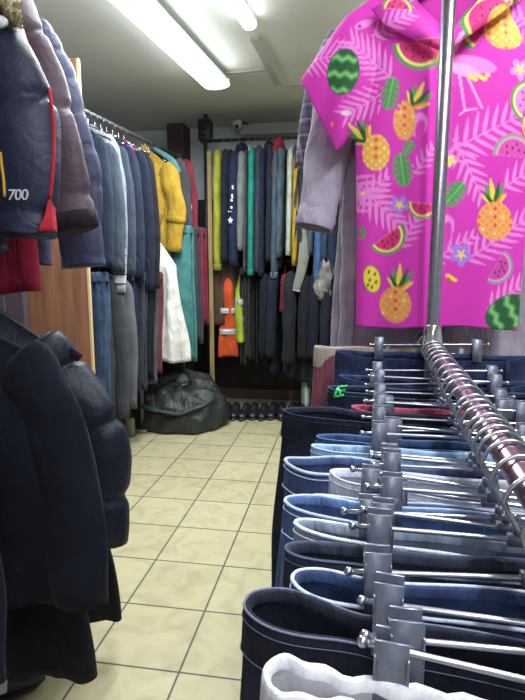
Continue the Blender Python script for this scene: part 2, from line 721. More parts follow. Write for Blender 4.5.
LZ = zz_ = CEIL - .055
l1b = at_z(218, 79, LZ)
l1a = at_z(141, 0, LZ)
dd = (l1a - l1b) / np.linalg.norm(l1a - l1b)
tube_lamp(l1b, l1b + dd * 1.55, 'wide glowing tube light on the ceiling above the aisle', 34, .17)
l2b = at_z(251, 29, LZ)
l1b[2] = l2b[2] = CEIL
tube_lamp(l2b, l2b + dd * 1.5, 'narrow tube light on the ceiling ending at the thin trunking strip', 24, .07)
tube_lamp(np.array([.75, 1.0, CEIL]), np.array([.75, 1.0, CEIL]) + dd * 1.5, 'tube light on the ceiling over the jeans rack', 34, .09)
tube_lamp(np.array([-.15, -.9, CEIL]), np.array([-.15, -.9, CEIL]) + dd * 1.3, 'tube light on the ceiling near the shop entrance', 14, .09)
tube_lamp(np.array([.95, 3.5, CEIL]), np.array([.95, 3.5, CEIL]) + dd * 1.2, 'added unseen fill light on the ceiling behind the pink tropical shirt', 22, .09)  # added lamp, hidden by the shirt, to brighten the back of the room

w = bpy.data.worlds.new('world')
scene.world = w
w.use_nodes = True
w.node_tree.nodes['Background'].inputs[0].default_value = (.5, .55, .65, 1)
w.node_tree.nodes['Background'].inputs[1].default_value = .05

# dome sensor, cable, speaker
p = at_z(237, 121, CEIL)
t = thing('dome_camera', 'small white dome camera on the ceiling near the back wall', 'camera', p)
V, f = tube([(0, 0, -.001), (0, 0, -.02), (0, 0, -.024)], [.045, .045, .03], [.045, .045, .03], 20)
link('mount_plate', V, f, M_WHITEPL, t)
V, f = tube([(0, 0, -.022), (0, 0, -.04), (0, 0, -.055), (0, 0, -.066), (0, 0, -.07)], [.042, .04, .032, .018, .003], [.042, .04, .032, .018, .003], 20)
link('dome', V, f, M_WHITEPL, t)
V, f = tube([(0, -.026, -.048), (0, -.046, -.056)], .015, .015, 12)
link('lens', V, f, M_BLACKPL, t)
mb = MB()
mb.tube(spline([p + np.array([.045, 0, -.008]), at_z(256, 127, CEIL - .01), at_z(280, 131, CEIL - .02), at_z(300, 130.5, CEIL - .012), at_z(324, 129, CEIL - .01)], 40), .006, 6)
tag(mb.build('cable', M_BLACKPL), 'dark cable running along the ceiling beside the dome camera', 'cable')

p = at_y(205.5, 131, 4.5)
t = thing('speaker', 'dark box speaker under the ceiling above the wooden plank', 'speaker', p, -YAW)
mb = MB()
mb.box((0, 0, 0), (.105, .1, .17))
mb.build('cabinet', M_BLACKPL, t)
V, f = tube([(0, -.05, -.02), (0, -.056, -.02)], .035, .035, 18)
link('speaker_cone', V, f, M_DARKMETAL, t)
mb = MB()
mb.box((0, .01, .105), (.03, .03, .05))
mb.build('bracket', M_DARKMETAL, t)

# ------------------------------------------------------------------ rails and posts
M_PLANK = wood('raw_plank', '#927d54', .7)
M_BOARD = wood('board_veneer', '#85583f', .7)
M_BOARDEDGE = solid('board_edge', '#d0b486', .55)

RA = np.array([-1.06, 3.2, 0])
RDIR = np.array([math.sin(math.radians(15.5)), math.cos(math.radians(15.5)), 0])
RX = np.array([RDIR[1], -RDIR[0], 0])           # towards the aisle
A_LEFT = math.atan2(RX[1], RX[0])
ZL = 2.125
FA = np.array([-.44, 4.42, 0])                  # back rail starts here, runs along R
A_FAR = math.atan2(-U[1], -U[0])
ZF = 2.225


def pipe(mb, a, c, r, na=10):
    mb.tube([a, (np.array(a) + np.array(c)) / 2, c], r, na, ref=(.3, .2, .9))


def rack(name, label, rails, posts, mat, r=.0135, group=None):
    t = thing(name, label, 'clothes rack', (posts[0][0], posts[0][1], 0), 0, group)
    o = np.array([posts[0][0], posts[0][1], 0])
    for a, c in rails:
        mb = MB()
        pipe(mb, a - o, c - o, r)
        mb.build('rail', mat, t)
    for px_, py_, h in posts:
        mb = MB()
        q = np.array([px_, py_, 0]) - o
        pipe(mb, q + [0, 0, .02], q + [0, 0, h], r * 1.15)
        mb.box((q[0], q[1], .012), (.07, .07, .024))
        mb.build('post', mat, t)
    return t


e0, e1 = RA - RDIR * .35, RA + RDIR * 1.38
zz = lambda z: np.array([0, 0, z])
b0 = RA - RX * .12
rack('clothes_rail', 'steel wall rail loaded with jackets behind the wooden board',
     [(e0 + zz(ZL), e1 + zz(ZL)), (e0 + zz(1.24), RA + RDIR * .62 + zz(1.24)), (RA + RDIR * .6 + zz(1.56), e1 + zz(1.56))],
     [(e0[0], e0[1], ZL + .02), (e1[0], e1[1], ZL + .02), ((RA + RDIR * .62)[0], (RA + RDIR * .62)[1], 1.58)], M_RAIL)
f0, f1 = FA + R * -.02, FA + R * 1.75
rack('clothes_rail', 'two-tier steel rail across the back wall full of sweaters and coats',
     [(f0 + zz(ZF), f1 + zz(ZF)), (f0 + zz(1.27), f1 + zz(1.27))],
     [(f0[0], f0[1], ZF + .02), (f1[0], f1[1], ZF + .02)], M_DARKMETAL)

# wooden plank standing beside the back rail
p0 = at_y(210.8, 262, 4.2)
mb = MB()
mb.box((0, 0, 1.05), (.034, .022, 2.1))
o = mb.build('plank', M_PLANK, None, smooth=False)
o.location = (p0[0], p0[1], 0.0)
o.rotation_euler = (0, 0, -.1)
tag(o, 'tall raw wooden plank standing upright beside the lime yellow sweater', 'plank')

# divider board between the near coats and the wall rail
e = at_y(95, 380, 2.72)
t = thing('divider_board', 'tall brown wooden divider board standing between coats and wall rail', 'board', (e[0], e[1], 0), 0)
ln = .62
mb = MB()
mb.box((-ln / 2 - .012, 0, 1.105), (ln, .022, 2.21))
mb.build('panel', M_BOARD, t, smooth=False)
mb = MB()
mb.box((-.006, 0, 1.105), (.012, .0235, 2.21))
mb.build('edge_strip', M_BOARDEDGE, t, smooth=False)
e2 = at_y(31, 300, 2.7)
mb = MB()
mb.box((0, 0, 1.0), (.2, .05, 2.0))
o = mb.build('plum_board', M_PILLAR, None, smooth=False)
o.location = (e2[0] - .1, e2[1] - .06, 0)
tag(o, 'dark plum upright board beside the brown divider board', 'board')

# ------------------------------------------------------------------ near rack of winter coats
NR = math.radians(9)
NDIR = np.array([math.sin(NR), math.cos(NR), 0])
A_NEAR = -NR
n0 = np.array([-.905, .85, 0])
n1 = np.array([-.905, 1.9, 0])
m0, m1 = np.array([-.755, .85, 0]), np.array([-.785, 1.62, 0])
np_ = np.array([-.905, 1.7, 0])
rack('coat_rack', 'two-tier rack of winter coats along the near side of the aisle',
     [(n0 + zz(2.12), n1 + zz(2.12)), (m0 + zz(1.17), m1 + zz(1.17)), (n0 + zz(1.17), m0 + zz(1.17))],
     [(n0[0], n0[1], 2.14), (np_[0], np_[1], 2.14)], M_RAIL)

NAVY = fabric('#2b2f47', 'puffer')
t = garment('puffer_jacket', 'navy puffer jacket with red edge piping, white logo and yellow cord', 'jacket', (-.86, 1.35, 1.90), A_NEAR, NAVY,
            W=.225, L=.66, T=.09, drop=.12, neck=.06, sl=.5, splay=.065, elbow=.025, fwd=-.02, r0=.105, r1=.083, ry=.075, puff=(.165, .26), folds=.12, group='upper row of winter coats')
M_RED = fabric('#c2303f', 'cloth')
# red piping down the outer side of the sleeve, ending in a gusset
loc = np.array([-.86, 1.35, 1.90])
cz, sz = math.cos(-A_NEAR), math.sin(-A_NEAR)


sk = Skin(t)
pts = [sk.at(x, y, .001) for x, y in ((49, 88), (52, 110), (54, 138), (53, 168), (50, 198))]
mb = MB()
mb.tube(spline(pts, 30), .0042, 8)
mb.build('piping', M_RED, t)
g = [sk.at(x, y, .004) for x, y in ((50, 197), (53, 232), (38, 232))]
mb = MB()
P0, P1, P2 = g
rows = []
for i in range(9):
    u = i / 8
    l_, r_ = P0 + (P2 - P0) * u, P0 + (P1 - P0) * u
    rows.append([l_ + (r_ - l_) * k + np.array([0, -.016 * math.sin(PI * k) * u, .004 * math.sin(9 * u)]) for k in np.linspace(0, 1, 9)])
rows_b = [[q + np.array([0, .02, 0]) for q in r_] for r_ in rows]
V = np.array(rows).reshape(-1, 3)
VB = np.array(rows_b).reshape(-1, 3)
F = grid_faces(9, 9, wrap=False) + [tuple(x + 81 for x in q[::-1]) for q in grid_faces(9, 9, wrap=False)]
rim = [i for i in range(9)] + [9 * k + 8 for k in range(1, 9)] + [72 + i for i in range(7, -1, -1)] + [9 * k for k in range(7, 0, -1)]
for i in range(len(rim)):
    a_, b_ = rim[i], rim[(i + 1) % len(rim)]
    F.append((b_, a_, a_ + 81, b_ + 81))
link('gusset', np.concatenate([V, VB]), F, M_RED, t)
# logo letters
lc = bpy.data.curves.new('logo', 'FONT')
lc.body = '700'
lc.size = .034
lc.extrude = .0012
lc.shear = .15
lc.space_character = .92
lo = bpy.data.objects.new('logo_tmp', lc)
C.objects.link(lo)
bpy.context.view_layer.update()
me = bpy.data.meshes.new_from_object(lo.evaluated_get(bpy.context.evaluated_depsgraph_get()))
bpy.data.objects.remove(lo)
lg = bpy.data.objects.new('logo', me)
me.materials.clear()
me.materials.append(solid('logo_white', '#e8e8ee', .6))
C.objects.link(lg)
lg.parent = t
q = sk.at(7.5, 200, .004)
lg.location = tuple(q)
lg.rotation_euler = (PI / 2, 0, math.radians(6))
mb = MB()
mb.tube(spline([sk.at(x, y, .003) for x, y in ((.3, 152), (1.5, 165), (3.5, 180), (4.5, 197))], 16), .0035, 8)
mb.build('cord', solid('yellow_cord', '#d6a43a', .6), t)
# fur trim and hood label
rr = random.Random(3)
mb = MB()
fp = spline([to_local(at_y(x, y, Y), loc, A_NEAR) for x, y, Y in ((-14, -24, 1.3), (1, -12, 1.28), (9, 4, 1.27), (13, 16, 1.27), (15, 25, 1.27))], 24)
V, f = tube(fp, np.linspace(.035, .012, 24), np.linspace(.035, .014, 24), 14, disp=lambda u, a: 1 + .14 * np.sin(7 * a + 40 * u))
mb.add(V, f)
for i in range(420):
    k = rr.randrange(24)
    c_ = fp[k]
    th = rr.uniform(0, 2 * PI)
    rad = .035 + (.012 - .035) * k / 23
    n_ = np.array([math.cos(th), -abs(math.sin(th)), math.sin(th) * .3])
    s_ = c_ + n_ * rad * .8
    tip = s_ + n_ * .016 + np.array([.003, 0, -.02]) * rr.uniform(.5, 1)
    w_ = np.array([.0018, 0, .0012])
    mb.add([s_ - w_, s_ + w_, tip, s_ + np.array([0, .002, .0015])], [(0, 1, 2), (1, 3, 2), (3, 0, 2)])
mb.build('fur_trim', fabric('#dcc8a4', 'fur'), t)
mb = MB()
q = to_local(at_y(-1, 22, 1.235), loc, A_NEAR)
V, f = tube([q + np.array([0, .004, 0]), q + np.array([0, -.004, 0])], .02, .012, 20, ref=(1, 0, 0))
mb.add(V, f)
mb.build('neck_label', solid('label_white', '#f0f0f4', .5), t)
hanger((-.905, loc[1], 2.12), A_NEAR, 1.90, half=.14, label='hanger inside the navy puffer jacket with red piping', group='hangers of the upper coat row')

garment('puffer_jacket', 'brown-maroon puffer jacket between the navy puffer and the quilted navy coat', 'jacket', (-.92, 1.6, 2.06), A_NEAR, fabric('#5d4a58', 'puffer'),
        W=.225, L=.8, T=.075, drop=.12, neck=.06, sl=.62, splay=.155, fwd=-.02, r0=.095, r1=.085, ry=.055, puff=(.15, .2), folds=.12, cuff=fabric('#2c2530', 'cloth'), group='upper row of winter coats')
garment('quilted_coat', 'navy diamond-quilted coat hanging behind the brown-maroon puffer jacket', 'coat', (-.955, 1.85, 2.08), A_NEAR, fabric('#454866', 'puffer'),
        W=.24, L=.86, T=.06, drop=.13, neck=.06, sl=.74, splay=.125, elbow=.02, fwd=-.02, r0=.095, r1=.08, ry=.05, puff=(.075, .09), folds=.2, group='upper row of winter coats')
garment('long_jacket', 'crimson jacket with its hem showing below the navy puffer jacket', 'jacket', (-.875, 1.48, 1.95), A_NEAR, fabric('#a02842', 'cloth'),
        W=.2, L=.815, T=.04, hemW=.275, drop=.06, sl=.5, splay=-.02, r0=.06, r1=.05, folds=.25, group='upper row of winter coats')
t = garment('rain_jacket', 'slate blue jacket whose sleeve end hangs in front of the crimson jacket', 'jacket', (-.93, 1.1, 1.96), A_NEAR, fabric('#3c4660', 'puffer'),
            W=.21, L=.7, T=.05, drop=.08, sl=.68, splay=.132, r0=.07, r1=.05, ry=.05, folds=.3, wr=.08, group='upper row of winter coats')
for nm, y_, z_ in (('brown-maroon puffer jacket', 1.6, 2.08), ('navy quilted coat', 1.85, 2.08), ('crimson jacket', 1.48, 1.95), ('slate blue jacket', 1.1, 1.96)):
    hanger((-.905, y_, 2.12), A_NEAR, z_, half=.15, label='hanger inside the %s' % nm, group='hangers of the upper coat row')

# lower tier
BLK = fabric('#171a27', 'wool')
t = garment('wool_coat', 'dark navy wool coat on the lower tier in front of the black puffer', 'coat', (-.70, 1.15, 1.085), A_NEAR, BLK,
            W=.205, L=.64, T=.05, hemW=.29, drop=.06, neck=.05, sl=.56, splay=.10, elbow=.005, fwd=-.03, r0=.085, r1=.068, ry=.04, folds=.3, wr=.06, group='lower row of winter coats')
t = garment('puffer_jacket', 'black-navy long puffer coat bulging into the aisle on the lower tier', 'jacket', (-.80, 1.4, 1.125), A_NEAR, fabric('#1f2434', 'puffer'),
            W=.235, L=.62, T=.09, drop=.11, neck=.05, sl=.535, splay=.125, elbow=.05, fwd=-.02, r0=.105, r1=.085, ry=.075, puff=(.12, .3), folds=.12, group='lower row of winter coats')
mb = MB()
q = to_local(at_y(75, 354, 1.34), np.array([-.80, 1.4, 1.125]), A_NEAR)
mb.box(q, (.035, .012, .022), M=Matrix.Rotation(math.radians(38), 3, 'Y'))
mb.build('shoulder_tab', fabric('#2c2030', 'cloth'), t)
garment('long_coat', 'long black coat reaching nearly to the tiles behind the puffer coat', 'coat', (-.84, 1.55, 1.04), A_NEAR, fabric('#15181f', 'wool'),
        W=.22, L=.905, T=.05, hemW=.41, drop=.1, sl=.5, splay=.02, folds=.35, group='lower row of winter coats')
garment('long_coat', 'long black coat below the hem of the dark navy wool coat', 'coat', (-.74, 1.26, 1.05), A_NEAR, fabric('#12141c', 'wool'),
        W=.2, L=.88, T=.05, hemW=.32, drop=.1, sl=.5, splay=.02, folds=.35, group='lower row of winter coats')
garment('long_coat', 'black coat at the near end of the lower tier before the wool coat', 'coat', (-.79, .97, 1.07), A_NEAR, fabric('#191c2c', 'wool'),
        W=.18, L=.78, T=.04, hemW=.2, drop=.06, sl=.6, splay=.06, folds=.35, r1=.06, group='lower row of winter coats')
for nm, y_, z_ in (('dark navy wool coat', 1.15, 1.085), ('black-navy puffer coat', 1.4, 1.115), ('long black coat behind the puffer', 1.55, 1.04), ('long black coat below the wool coat', 1.26, 1.05)):
    hanger((-.76, y_, 1.17), A_NEAR, z_, half=.13, label='hanger inside the %s' % nm, group='hangers of the lower coat row')

# shoe on the floor at the corner
p = at_z(4, 700, 0)
t = thing('shoe', 'dark navy shoe with white strap on the tiles below the black coats', 'shoe', (p[0] - .03, p[1] - .0, 0), math.radians(35))
mb = MB()
P = [(-.13, 0, .05), (-.11, 0, .06), (-.05, 0, .058), (.02, 0, .05), (.08, 0, .04), (.12, 0, .032), (.135, 0, .028)]
V, f = tube(spline(P, 20), np.interp(np.linspace(0, 1, 20), [0, .1, .4, .75, .92, 1], [.02, .038, .036, .045, .036, .01]),
            np.interp(np.linspace(0, 1, 20), [0, .1, .4, .7, .9, 1], [.02, .045, .045, .034, .022, .006]), 18, ref=(0, 1, 0))
link('upper', V, f, solid('shoe_navy', '#20243c', .4), t)
V, f = tube([(-.132, 0, .012), (-.06, 0, .012), (.03, 0, .012), (.1, 0, .012), (.138, 0, .012)], [.03, .037, .042, .04, .012], .011, 16, ref=(0, 1, 0))
link('sole', V, f, solid('shoe_sole', '#26262c', .6), t)
V, f = ring_band(.03, .047, 0, .02)
a_ = np.linspace(-.1, PI + .1, 14)
mb = MB()
for xo in (0, .018):
    pass
V, f = tube([(.015 + .006 * math.sin(k), .047 * math.cos(k), .05 + .045 * math.sin(k)) for k in a_], .016, .003, 8, ref=(1, 0, 0))
link('strap', V, f, solid('shoe_strap', '#c8cad2', .5), t)

# ------------------------------------------------------------------ wall rail, upper row (seen obliquely)
def worn(h, k=.2, g=.88):
    """Faded second-hand cloth: a little greyer than the dye."""
    r = [int(h.lstrip('#')[i:i + 2], 16) for i in (0, 2, 4)]
    y = .3 * r[0] + .59 * r[1] + .11 * r[2]
    return '#' + ''.join('%02x' % int(max(0, min(255, (c * (1 - k) + y * k) * g))) for c in r)


def F_(h, k='cloth'):
    return fabric(worn(h), k)


def on_wall_rail(s, z, name, label, cat, hexc, dz=None, jit=None, kind='cloth', group='jackets on the wall rail', **k):
    p = RA + RDIR * s
    dz = random.uniform(.07, .1) if dz is None else dz
    jit = random.uniform(-.07, .07) if jit is None else jit
    if s < .6:
        k['W'] += random.uniform(-.012, .012)
        k['L'] -= random.uniform(.0, .07)
        k['sl'] -= random.uniform(.02, .09)
    o = garment(name, label, cat, (p[0], p[1], z - dz), A_LEFT + jit, F_(hexc, kind), group=group, **k)
    hanger((p[0], p[1], z), A_LEFT + jit, z - dz, label='hanger hook on the wall rail holding a jacket', group='hanger hooks on the wall rail')
    return o


UP = dict(T=.032, drop=.11, neck=.035, r0=.062, r1=.047, splay=.03, ry=.028)
on_wall_rail(-.06, ZL, 'hooded_sweatshirt', 'dark navy sweatshirt on the wall rail, first past the wooden board', 'sweatshirt', '#2a3850', W=.165, L=.86, sl=.8, **UP)
t = on_wall_rail(.02, ZL, 'jumper', 'slate jumper with black and white striped cuff on the wall rail', 'jumper', '#4a5666', W=.165, L=.82, sl=.76, **UP)
# striped shirt sleeve hanging below it
p = RA + RDIR * .05
st = garment('striped_shirt', 'white shirt with dark stripes whose cuff shows below the slate jumper', 'shirt', (p[0], p[1], ZL - .08), A_LEFT, F_('#c9ccd0'), W=.165, L=.7, T=.02, drop=.08, neck=.045, sl=.9, r0=.05, r1=.042, ry=.026, splay=.03, group='jackets on the wall rail')
PS = sleeve_path(1, .165, .08, .9, .03, -.01)
for k in range(7):
    i = 19 + k
    V, f = tube([PS[i] + np.array([0, 0, .003]), PS[i], PS[i] - np.array([0, 0, .003])], .0475 - k * .0006, .0285, 18)
    link('stripe', V, f, F_('#3a3c48'), [c for c in st.children if c.name.startswith('sleeve')][0])
on_wall_rail(.09, ZL, 'cardigan', 'pale grey cardigan between slate jumper and navy jackets on the wall rail', 'cardigan', '#8a939c', W=.165, L=.8, sl=.76, **UP)
on_wall_rail(.16, ZL, 'jacket', 'slate blue-grey jacket next to the pale grey cardigan', 'jacket', '#3f4c60', W=.165, L=.85, sl=.82, **UP)
on_wall_rail(.225, ZL, 'jacket', 'dark navy jacket beside the pink and blue striped tracksuit top', 'jacket', '#27324a', W=.165, L=.86, sl=.86, **UP)
t = on_wall_rail(.29, ZL, 'tracksuit_top', 'navy tracksuit top with pink shoulder and bright blue panel', 'jacket', '#2a3452', W=.17, L=.88, sl=.88, sleeve_mat=F_('#2b3856'), **UP)
PT = sleeve_path(1, .17, .08, .88, .02, -.01)
for nm, hexc, i0, i1, ox, oy, r_ in (('pink_panel', '#c02e70', 0, 12, .026, -.03, .03), ('blue_panel', '#2f86d8', 5, 19, .02, -.04, .022)):
    P = PT[i0:i1] + np.array([ox, oy, .02])
    n_ = len(P)
    V, f = tube(P, np.linspace(r_, r_ * .4, n_), .007, 10, ref=(1, 0, 0))
    link(nm, V, f, fabric(hexc), t)
on_wall_rail(.36, ZL, 'jacket', 'blue-black jacket between tracksuit top and tan-collared black jacket', 'jacket', '#222a40', W=.175, L=.9, sl=.9, **UP)
t = on_wall_rail(.43, ZL, 'jacket', 'black jacket with tan collar next to the yellow raincoat', 'jacket', '#23232e', W=.185, L=.92, sl=.92, **UP)
sk = Skin(t)
V, f = tube(spline([sk.at(x, y, .004) for x, y in ((138, 149), (141, 155), (143, 165), (145, 172))], 12), np.linspace(.016, .006, 12), .006, 8)
link('collar', V, f, F_('#b89a86'), t)
on_wall_rail(.50, ZL, 'jacket', 'dark blue-brown jacket directly in front of the yellow raincoat', 'jacket', '#2b3046', W=.17, L=.93, sl=.93, **UP)
# yellow raincoat
t = on_wall_rail(.74, ZL, 'raincoat', 'mustard yellow raincoat with cuff strap on the wall rail', 'coat', '#c99a1e', W=.205, L=.76, T=.045, drop=.11, sl=.6, r0=.085, r1=.062, ry=.045, splay=.03, elbow=.025, wr=.07, dz=.085, folds=.5, group='jackets on the wall rail')
sl_ = [c for c in t.children if c.name.startswith('sleeve')][0]
P = sleeve_path(1, .205, .11, .6, .03, -.01, .025)
d_ = P[20] - P[18]
d_ /= np.linalg.norm(d_)
V, f = tube([P[19] - d_ * .022, P[19] - d_ * .018, P[19] + d_ * .018, P[19] + d_ * .022], [.064, .074, .074, .064], [.042, .05, .05, .042], 20)
link('cuff_strap', V, f, F_('#bf911a'), sl_)
V, f = tube(spline([(-.06, -.03, .01), (0, -.055, -.035), (.07, -.03, .012)], 14), .034, .012, 12, ref=(0, 0, 1))
link('collar', V, f, F_('#b8902a'), t)
P = spline([(-.05, -.058, .03), (.02, -.066, -.01), (.09, -.055, -.045)], 12)
V, f = tube(P, .008, .006, 8)
link('collar_strap', V, f, M_BLACKPL, t)
V, f = tube(spline([(.01, -.03, -.06), (.012, -.055, -.3), (.014, -.055, -.74)], 16), .012, .006, 8)
link('zip_flap', V, f, F_('#b78a1c'), t)
V, f = tube(spline([(.10, -.046, -.46), (.14, -.05, -.47), (.17, -.046, -.48)], 8), .05, .012, 10, ref=(0, 0, 1))
link('pocket', V, f, F_('#c2941e'), t)

t = on_wall_rail(.85, ZL, 'jacket', 'charcoal jacket with teal lining just behind the yellow raincoat', 'jacket', '#4b4c50', W=.24, L=.8, sl=.68, T=.038, drop=.09, r0=.085, r1=.068, splay=.02, dz=.07)
V, f = tube(spline([(.06, -.03, .012), (.14, -.035, -.035), (.215, -.035, -.09), (.25, -.03, -.17)], 14), np.linspace(.016, .028, 14), .012, 10)
link('lining', V, f, F_('#5fa3a4'), t)
t = on_wall_rail(.96, ZL, 'jacket', 'crimson jacket on the wall rail behind the charcoal jacket', 'jacket', '#98283f', W=.245, L=.85, sl=.8, T=.038, drop=.08, r0=.08, r1=.06, splay=.02, dz=.07)
V, f = tube([(.30, -.045, -.38), (.305, -.05, -.4), (.305, -.05, -.42)], .012, .006, 8)
link('arm_badge', V, f, F_('#c8c0c0'), [c for c in t.children if c.name.startswith('sleeve')][0])

# lower row on the wall rail
LOW = 1.24
def low_trousers(s, label, hexc, name='trousers', kind='cloth', hw=.14, L=.85, dz=.055, sh=.05, z=LOW, cat='trousers', T=.02, **k):
    p = RA + RDIR * s + RX * sh
    trousers(name, label, (p[0], p[1], z - dz), A_LEFT, F_(hexc, kind), hw, L, T, group='trousers under the wall rail jackets', cat=cat, **k)
    hanger((p[0], p[1], z), A_LEFT, z - dz, half=.1, drop=.0, label='hanger hook on the low wall rail holding trousers', group='hanger hooks on the low wall rail')


low_trousers(-.16, 'dark indigo jeans on the low rail touching the wooden board', '#26334e', 'jeans', 'denim', .135, .88, sh=.02, cat='jeans')
low_trousers(-.05, 'mid blue jeans on the low rail next to the dark indigo jeans', '#3d5878', 'jeans', 'denim', .14, .9, sh=.03, cat='jeans')
for s, lab, hx, W_, L_2, sl2 in ((.04, 'charcoal knitted cardigan on the low rail beside mid blue jeans', '#4e5058', .165, .86, .84),
                                 (.13, 'mid grey knitted cardigan on the low rail beside the charcoal one', '#6a6c72', .17, .86, .8)):
    p = RA + RDIR * s
    garment('cardigan', lab, 'cardigan', (p[0], p[1], LOW - .06), A_LEFT, F_(hx, 'wool'), W=W_, L=L_2, T=.035, drop=.05, sl=sl2, r0=.07, r1=.045, group='trousers under the wall rail jackets')
    hanger((p[0], p[1], LOW), A_LEFT, LOW - .06, half=.14, label='hanger hook on the low wall rail holding trousers', group='hanger hooks on the low wall rail')
low_trousers(.2, 'purple trousers showing as a thin strip on the low rail', '#45366a', L=.6, hw=.15)
low_trousers(.26, 'blue-black trousers on the low rail right after the purple strip', '#283046', L=.8, hw=.16)
low_trousers(.35, 'slate trousers on the low rail between two dark pairs', '#3d4656', L=.78, hw=.16)
low_trousers(.44, 'black trousers on the low rail near the grey jogging pair', '#20242e', L=.72, hw=.17)
low_trousers(.52, 'dusty grey jogging trousers on the low rail beside the red pair', '#5a606c', L=.78, hw=.15)
low_trousers(.60, 'faded red trousers on the low rail next to the white coat', '#843c42', L=.72, hw=.15)
ZM = 1.56
p = RA + RDIR * .69
t = garment('white_coat', 'long white sleeveless coat hanging under the yellow raincoat', 'coat', (p[0], p[1], ZM - .03), A_LEFT, fabric('#d8d6d0'), W=.27, L=.99, T=.055, hemW=.365, drop=.3, neck=.03,
            sl=0, folds=.55, group='clothes on the middle wall rail', zip_=F_('#b9b8b4'))
hanger((p[0], p[1], ZM), A_LEFT, ZM - .03, half=.16, drop=.15, label='hanger hook on the middle wall rail', group='hanger hooks on the middle wall rail')
for s, nm, lab, hx, hw, L_2, sh, dz in ((.82, 'trousers', 'teal trousers hanging between the white coat and charcoal trousers', '#438f8d', .14, .98, .2, -.06),
                                        (.92, 'trousers', 'dark grey trousers behind the teal pair on the middle rail', '#44454e', .15, .86, .2, -.02),
                                        (1.02, 'trousers', 'crimson trousers behind the dark grey pair beside the wooden plank', '#9a2444', .16, .72, .2, .05)):
    p = RA + RDIR * s + RX * sh
    trousers(nm, lab, (p[0], p[1], ZM - .045), A_LEFT, F_(hx), hw, L_2, .03, group='clothes on the middle wall rail', taper=1.1)
    hanger((p[0], p[1], ZM), A_LEFT, ZM - .045, half=.1, drop=0, label='hanger hook on the middle wall rail', group='hanger hooks on the middle wall rail')

# beige rack foot
p = at_z(131, 436, 0)
t = thing('rack_foot', 'beige upright block foot on the tiles under the grey cardigans', 'rack foot', (p[0], p[1], 0), -YAW)
mb = MB()
mb.box((0, 0, .065), (.05, .05, .13))
mb.build('block', solid('beige_block', '#7d7a6c', .7), t)
mb = MB()
mb.box((0, .0, .006), (.07, .07, .012))
mb.build('foot_plate', solid('foot_plate', '#5c5a52', .6), t)

# black bag heap
p = at_z(180, 436, 0)
bx, by = p[0] - .05, p[1] + .3
t = thing('bin_bag', 'big black plastic bag heaped on the floor under the white coat', 'bag', (bx, by, 0), -YAW)
nu, nv_ = 72, 40
th = np.linspace(0, 2 * PI, nu, endpoint=False)
rows = []
for i in range(nv_):
    v_ = i / (nv_ - 1)
    h_ = .37 * v_ ** .9
    rad = np.interp(v_, [0, .06, .35, .6, .85, 1], [.93, 1.0, 1.0, .9, .66, .02])
    wr_ = 1 + .035 * np.sin(5 * th + 4 * v_) + .03 * np.sin(11 * th - 9 * v_ + 1) + .018 * np.sin(23 * th + 14 * v_)
    slump = .05 * np.sin(th * 2 + 1) * v_ + .03 * np.sin(th * 3 + 6 * v_) * v_
    rows.append(np.stack([.37 * rad * wr_ * np.cos(th) + .03 * v_, .29 * rad * wr_ * np.sin(th), h_ + slump + .012 * np.sin(9 * th + 16 * v_) * (v_ > 0.03)], -1))
V = np.array(rows)
V[..., 2] = np.maximum(V[..., 2], .004)
link('sack', V.reshape(-1, 3), grid_faces(nv_, nu) + [tuple(range(nu))[::-1], tuple((nv_ - 1) * nu + j for j in range(nu))], fabric('#262c2b', 'plastic'), t)
P = spline([(-.31, -.13, .2), (-.16, -.265, .2), (.06, -.29, .17), (.2, -.23, .2), (.3, -.11, .24)], 30)
V, f = tube(P, .03, .014, 8, disp=lambda u, a: 1 + .25 * np.sin(23 * u + 2 * a))
link('fold_seam', V, f, fabric('#353b3d', 'plastic'), t)
t = thing('silver_cap', 'small grey bundle lying on top of the black bag', 'cap', at_y(182, 379, by - .02), 0)
V, f = tube([(0, 0, -.03), (0, 0, 0), (0, 0, .03), (0, 0, .045)], [.055, .05, .035, .005], [.045, .04, .03, .005], 16, disp=lambda u, a: 1 + .08 * np.sin(3 * a + 5 * u))
link('crown', V, f, F_('#7e888c'), t)
V, f = tube([(0, -.02, -.03), (0, -.05, -.034), (0, -.07, -.038)], [.05, .045, .02], .004, 12, ref=(1, 0, 0))
link('brim', V, f, F_('#8d979c'), t)

# ------------------------------------------------------------------ back wall rail
def far_garment(px, name, label, cat, hexc, ybot, T=.036, W=.21, ytop=None, sl=None, group='clothes on the back rail', z=ZF, jit=None, hook=True, **k):
    """px: where the sleeve edge shows; the garment hangs square to the rail."""
    edge = at_y(px, 200, 4.16)
    tt = ((edge + U * W - FA) @ R)
    p = FA + R * tt
    dz = k.pop('dz', .055) + (random.uniform(.0, .045) if z > 2 else 0)
    kind = k.pop('kind', 'cloth')
    zb = 1.2 - (ybot - 270) * 4.2 / 531
    L = (z - dz) - zb
    jit = random.uniform(-.07, .07) if jit is None else jit
    kw = dict(drop=.07, r0=.085, r1=.055, ry=T * 1.0)
    kw.update(k)
    sl = (L - kw['drop'] + .0) if sl is None else sl
    o = garment(name, label, cat, (p[0], p[1], z - dz), A_FAR + jit, F_(hexc, kind), W=W, L=min(L, L - .06 if sl else L), T=T, sl=sl, group=group, **kw)
    if hook:
        hg = 'hanger hooks on the %s back rail' % ('upper' if z > 2 else 'lower')
        hanger((p[0], p[1], z), A_FAR + jit, z - dz, label='hanger hook over the %s steel back rail' % ('upper' if z > 2 else 'lower'), group=hg)
    return o


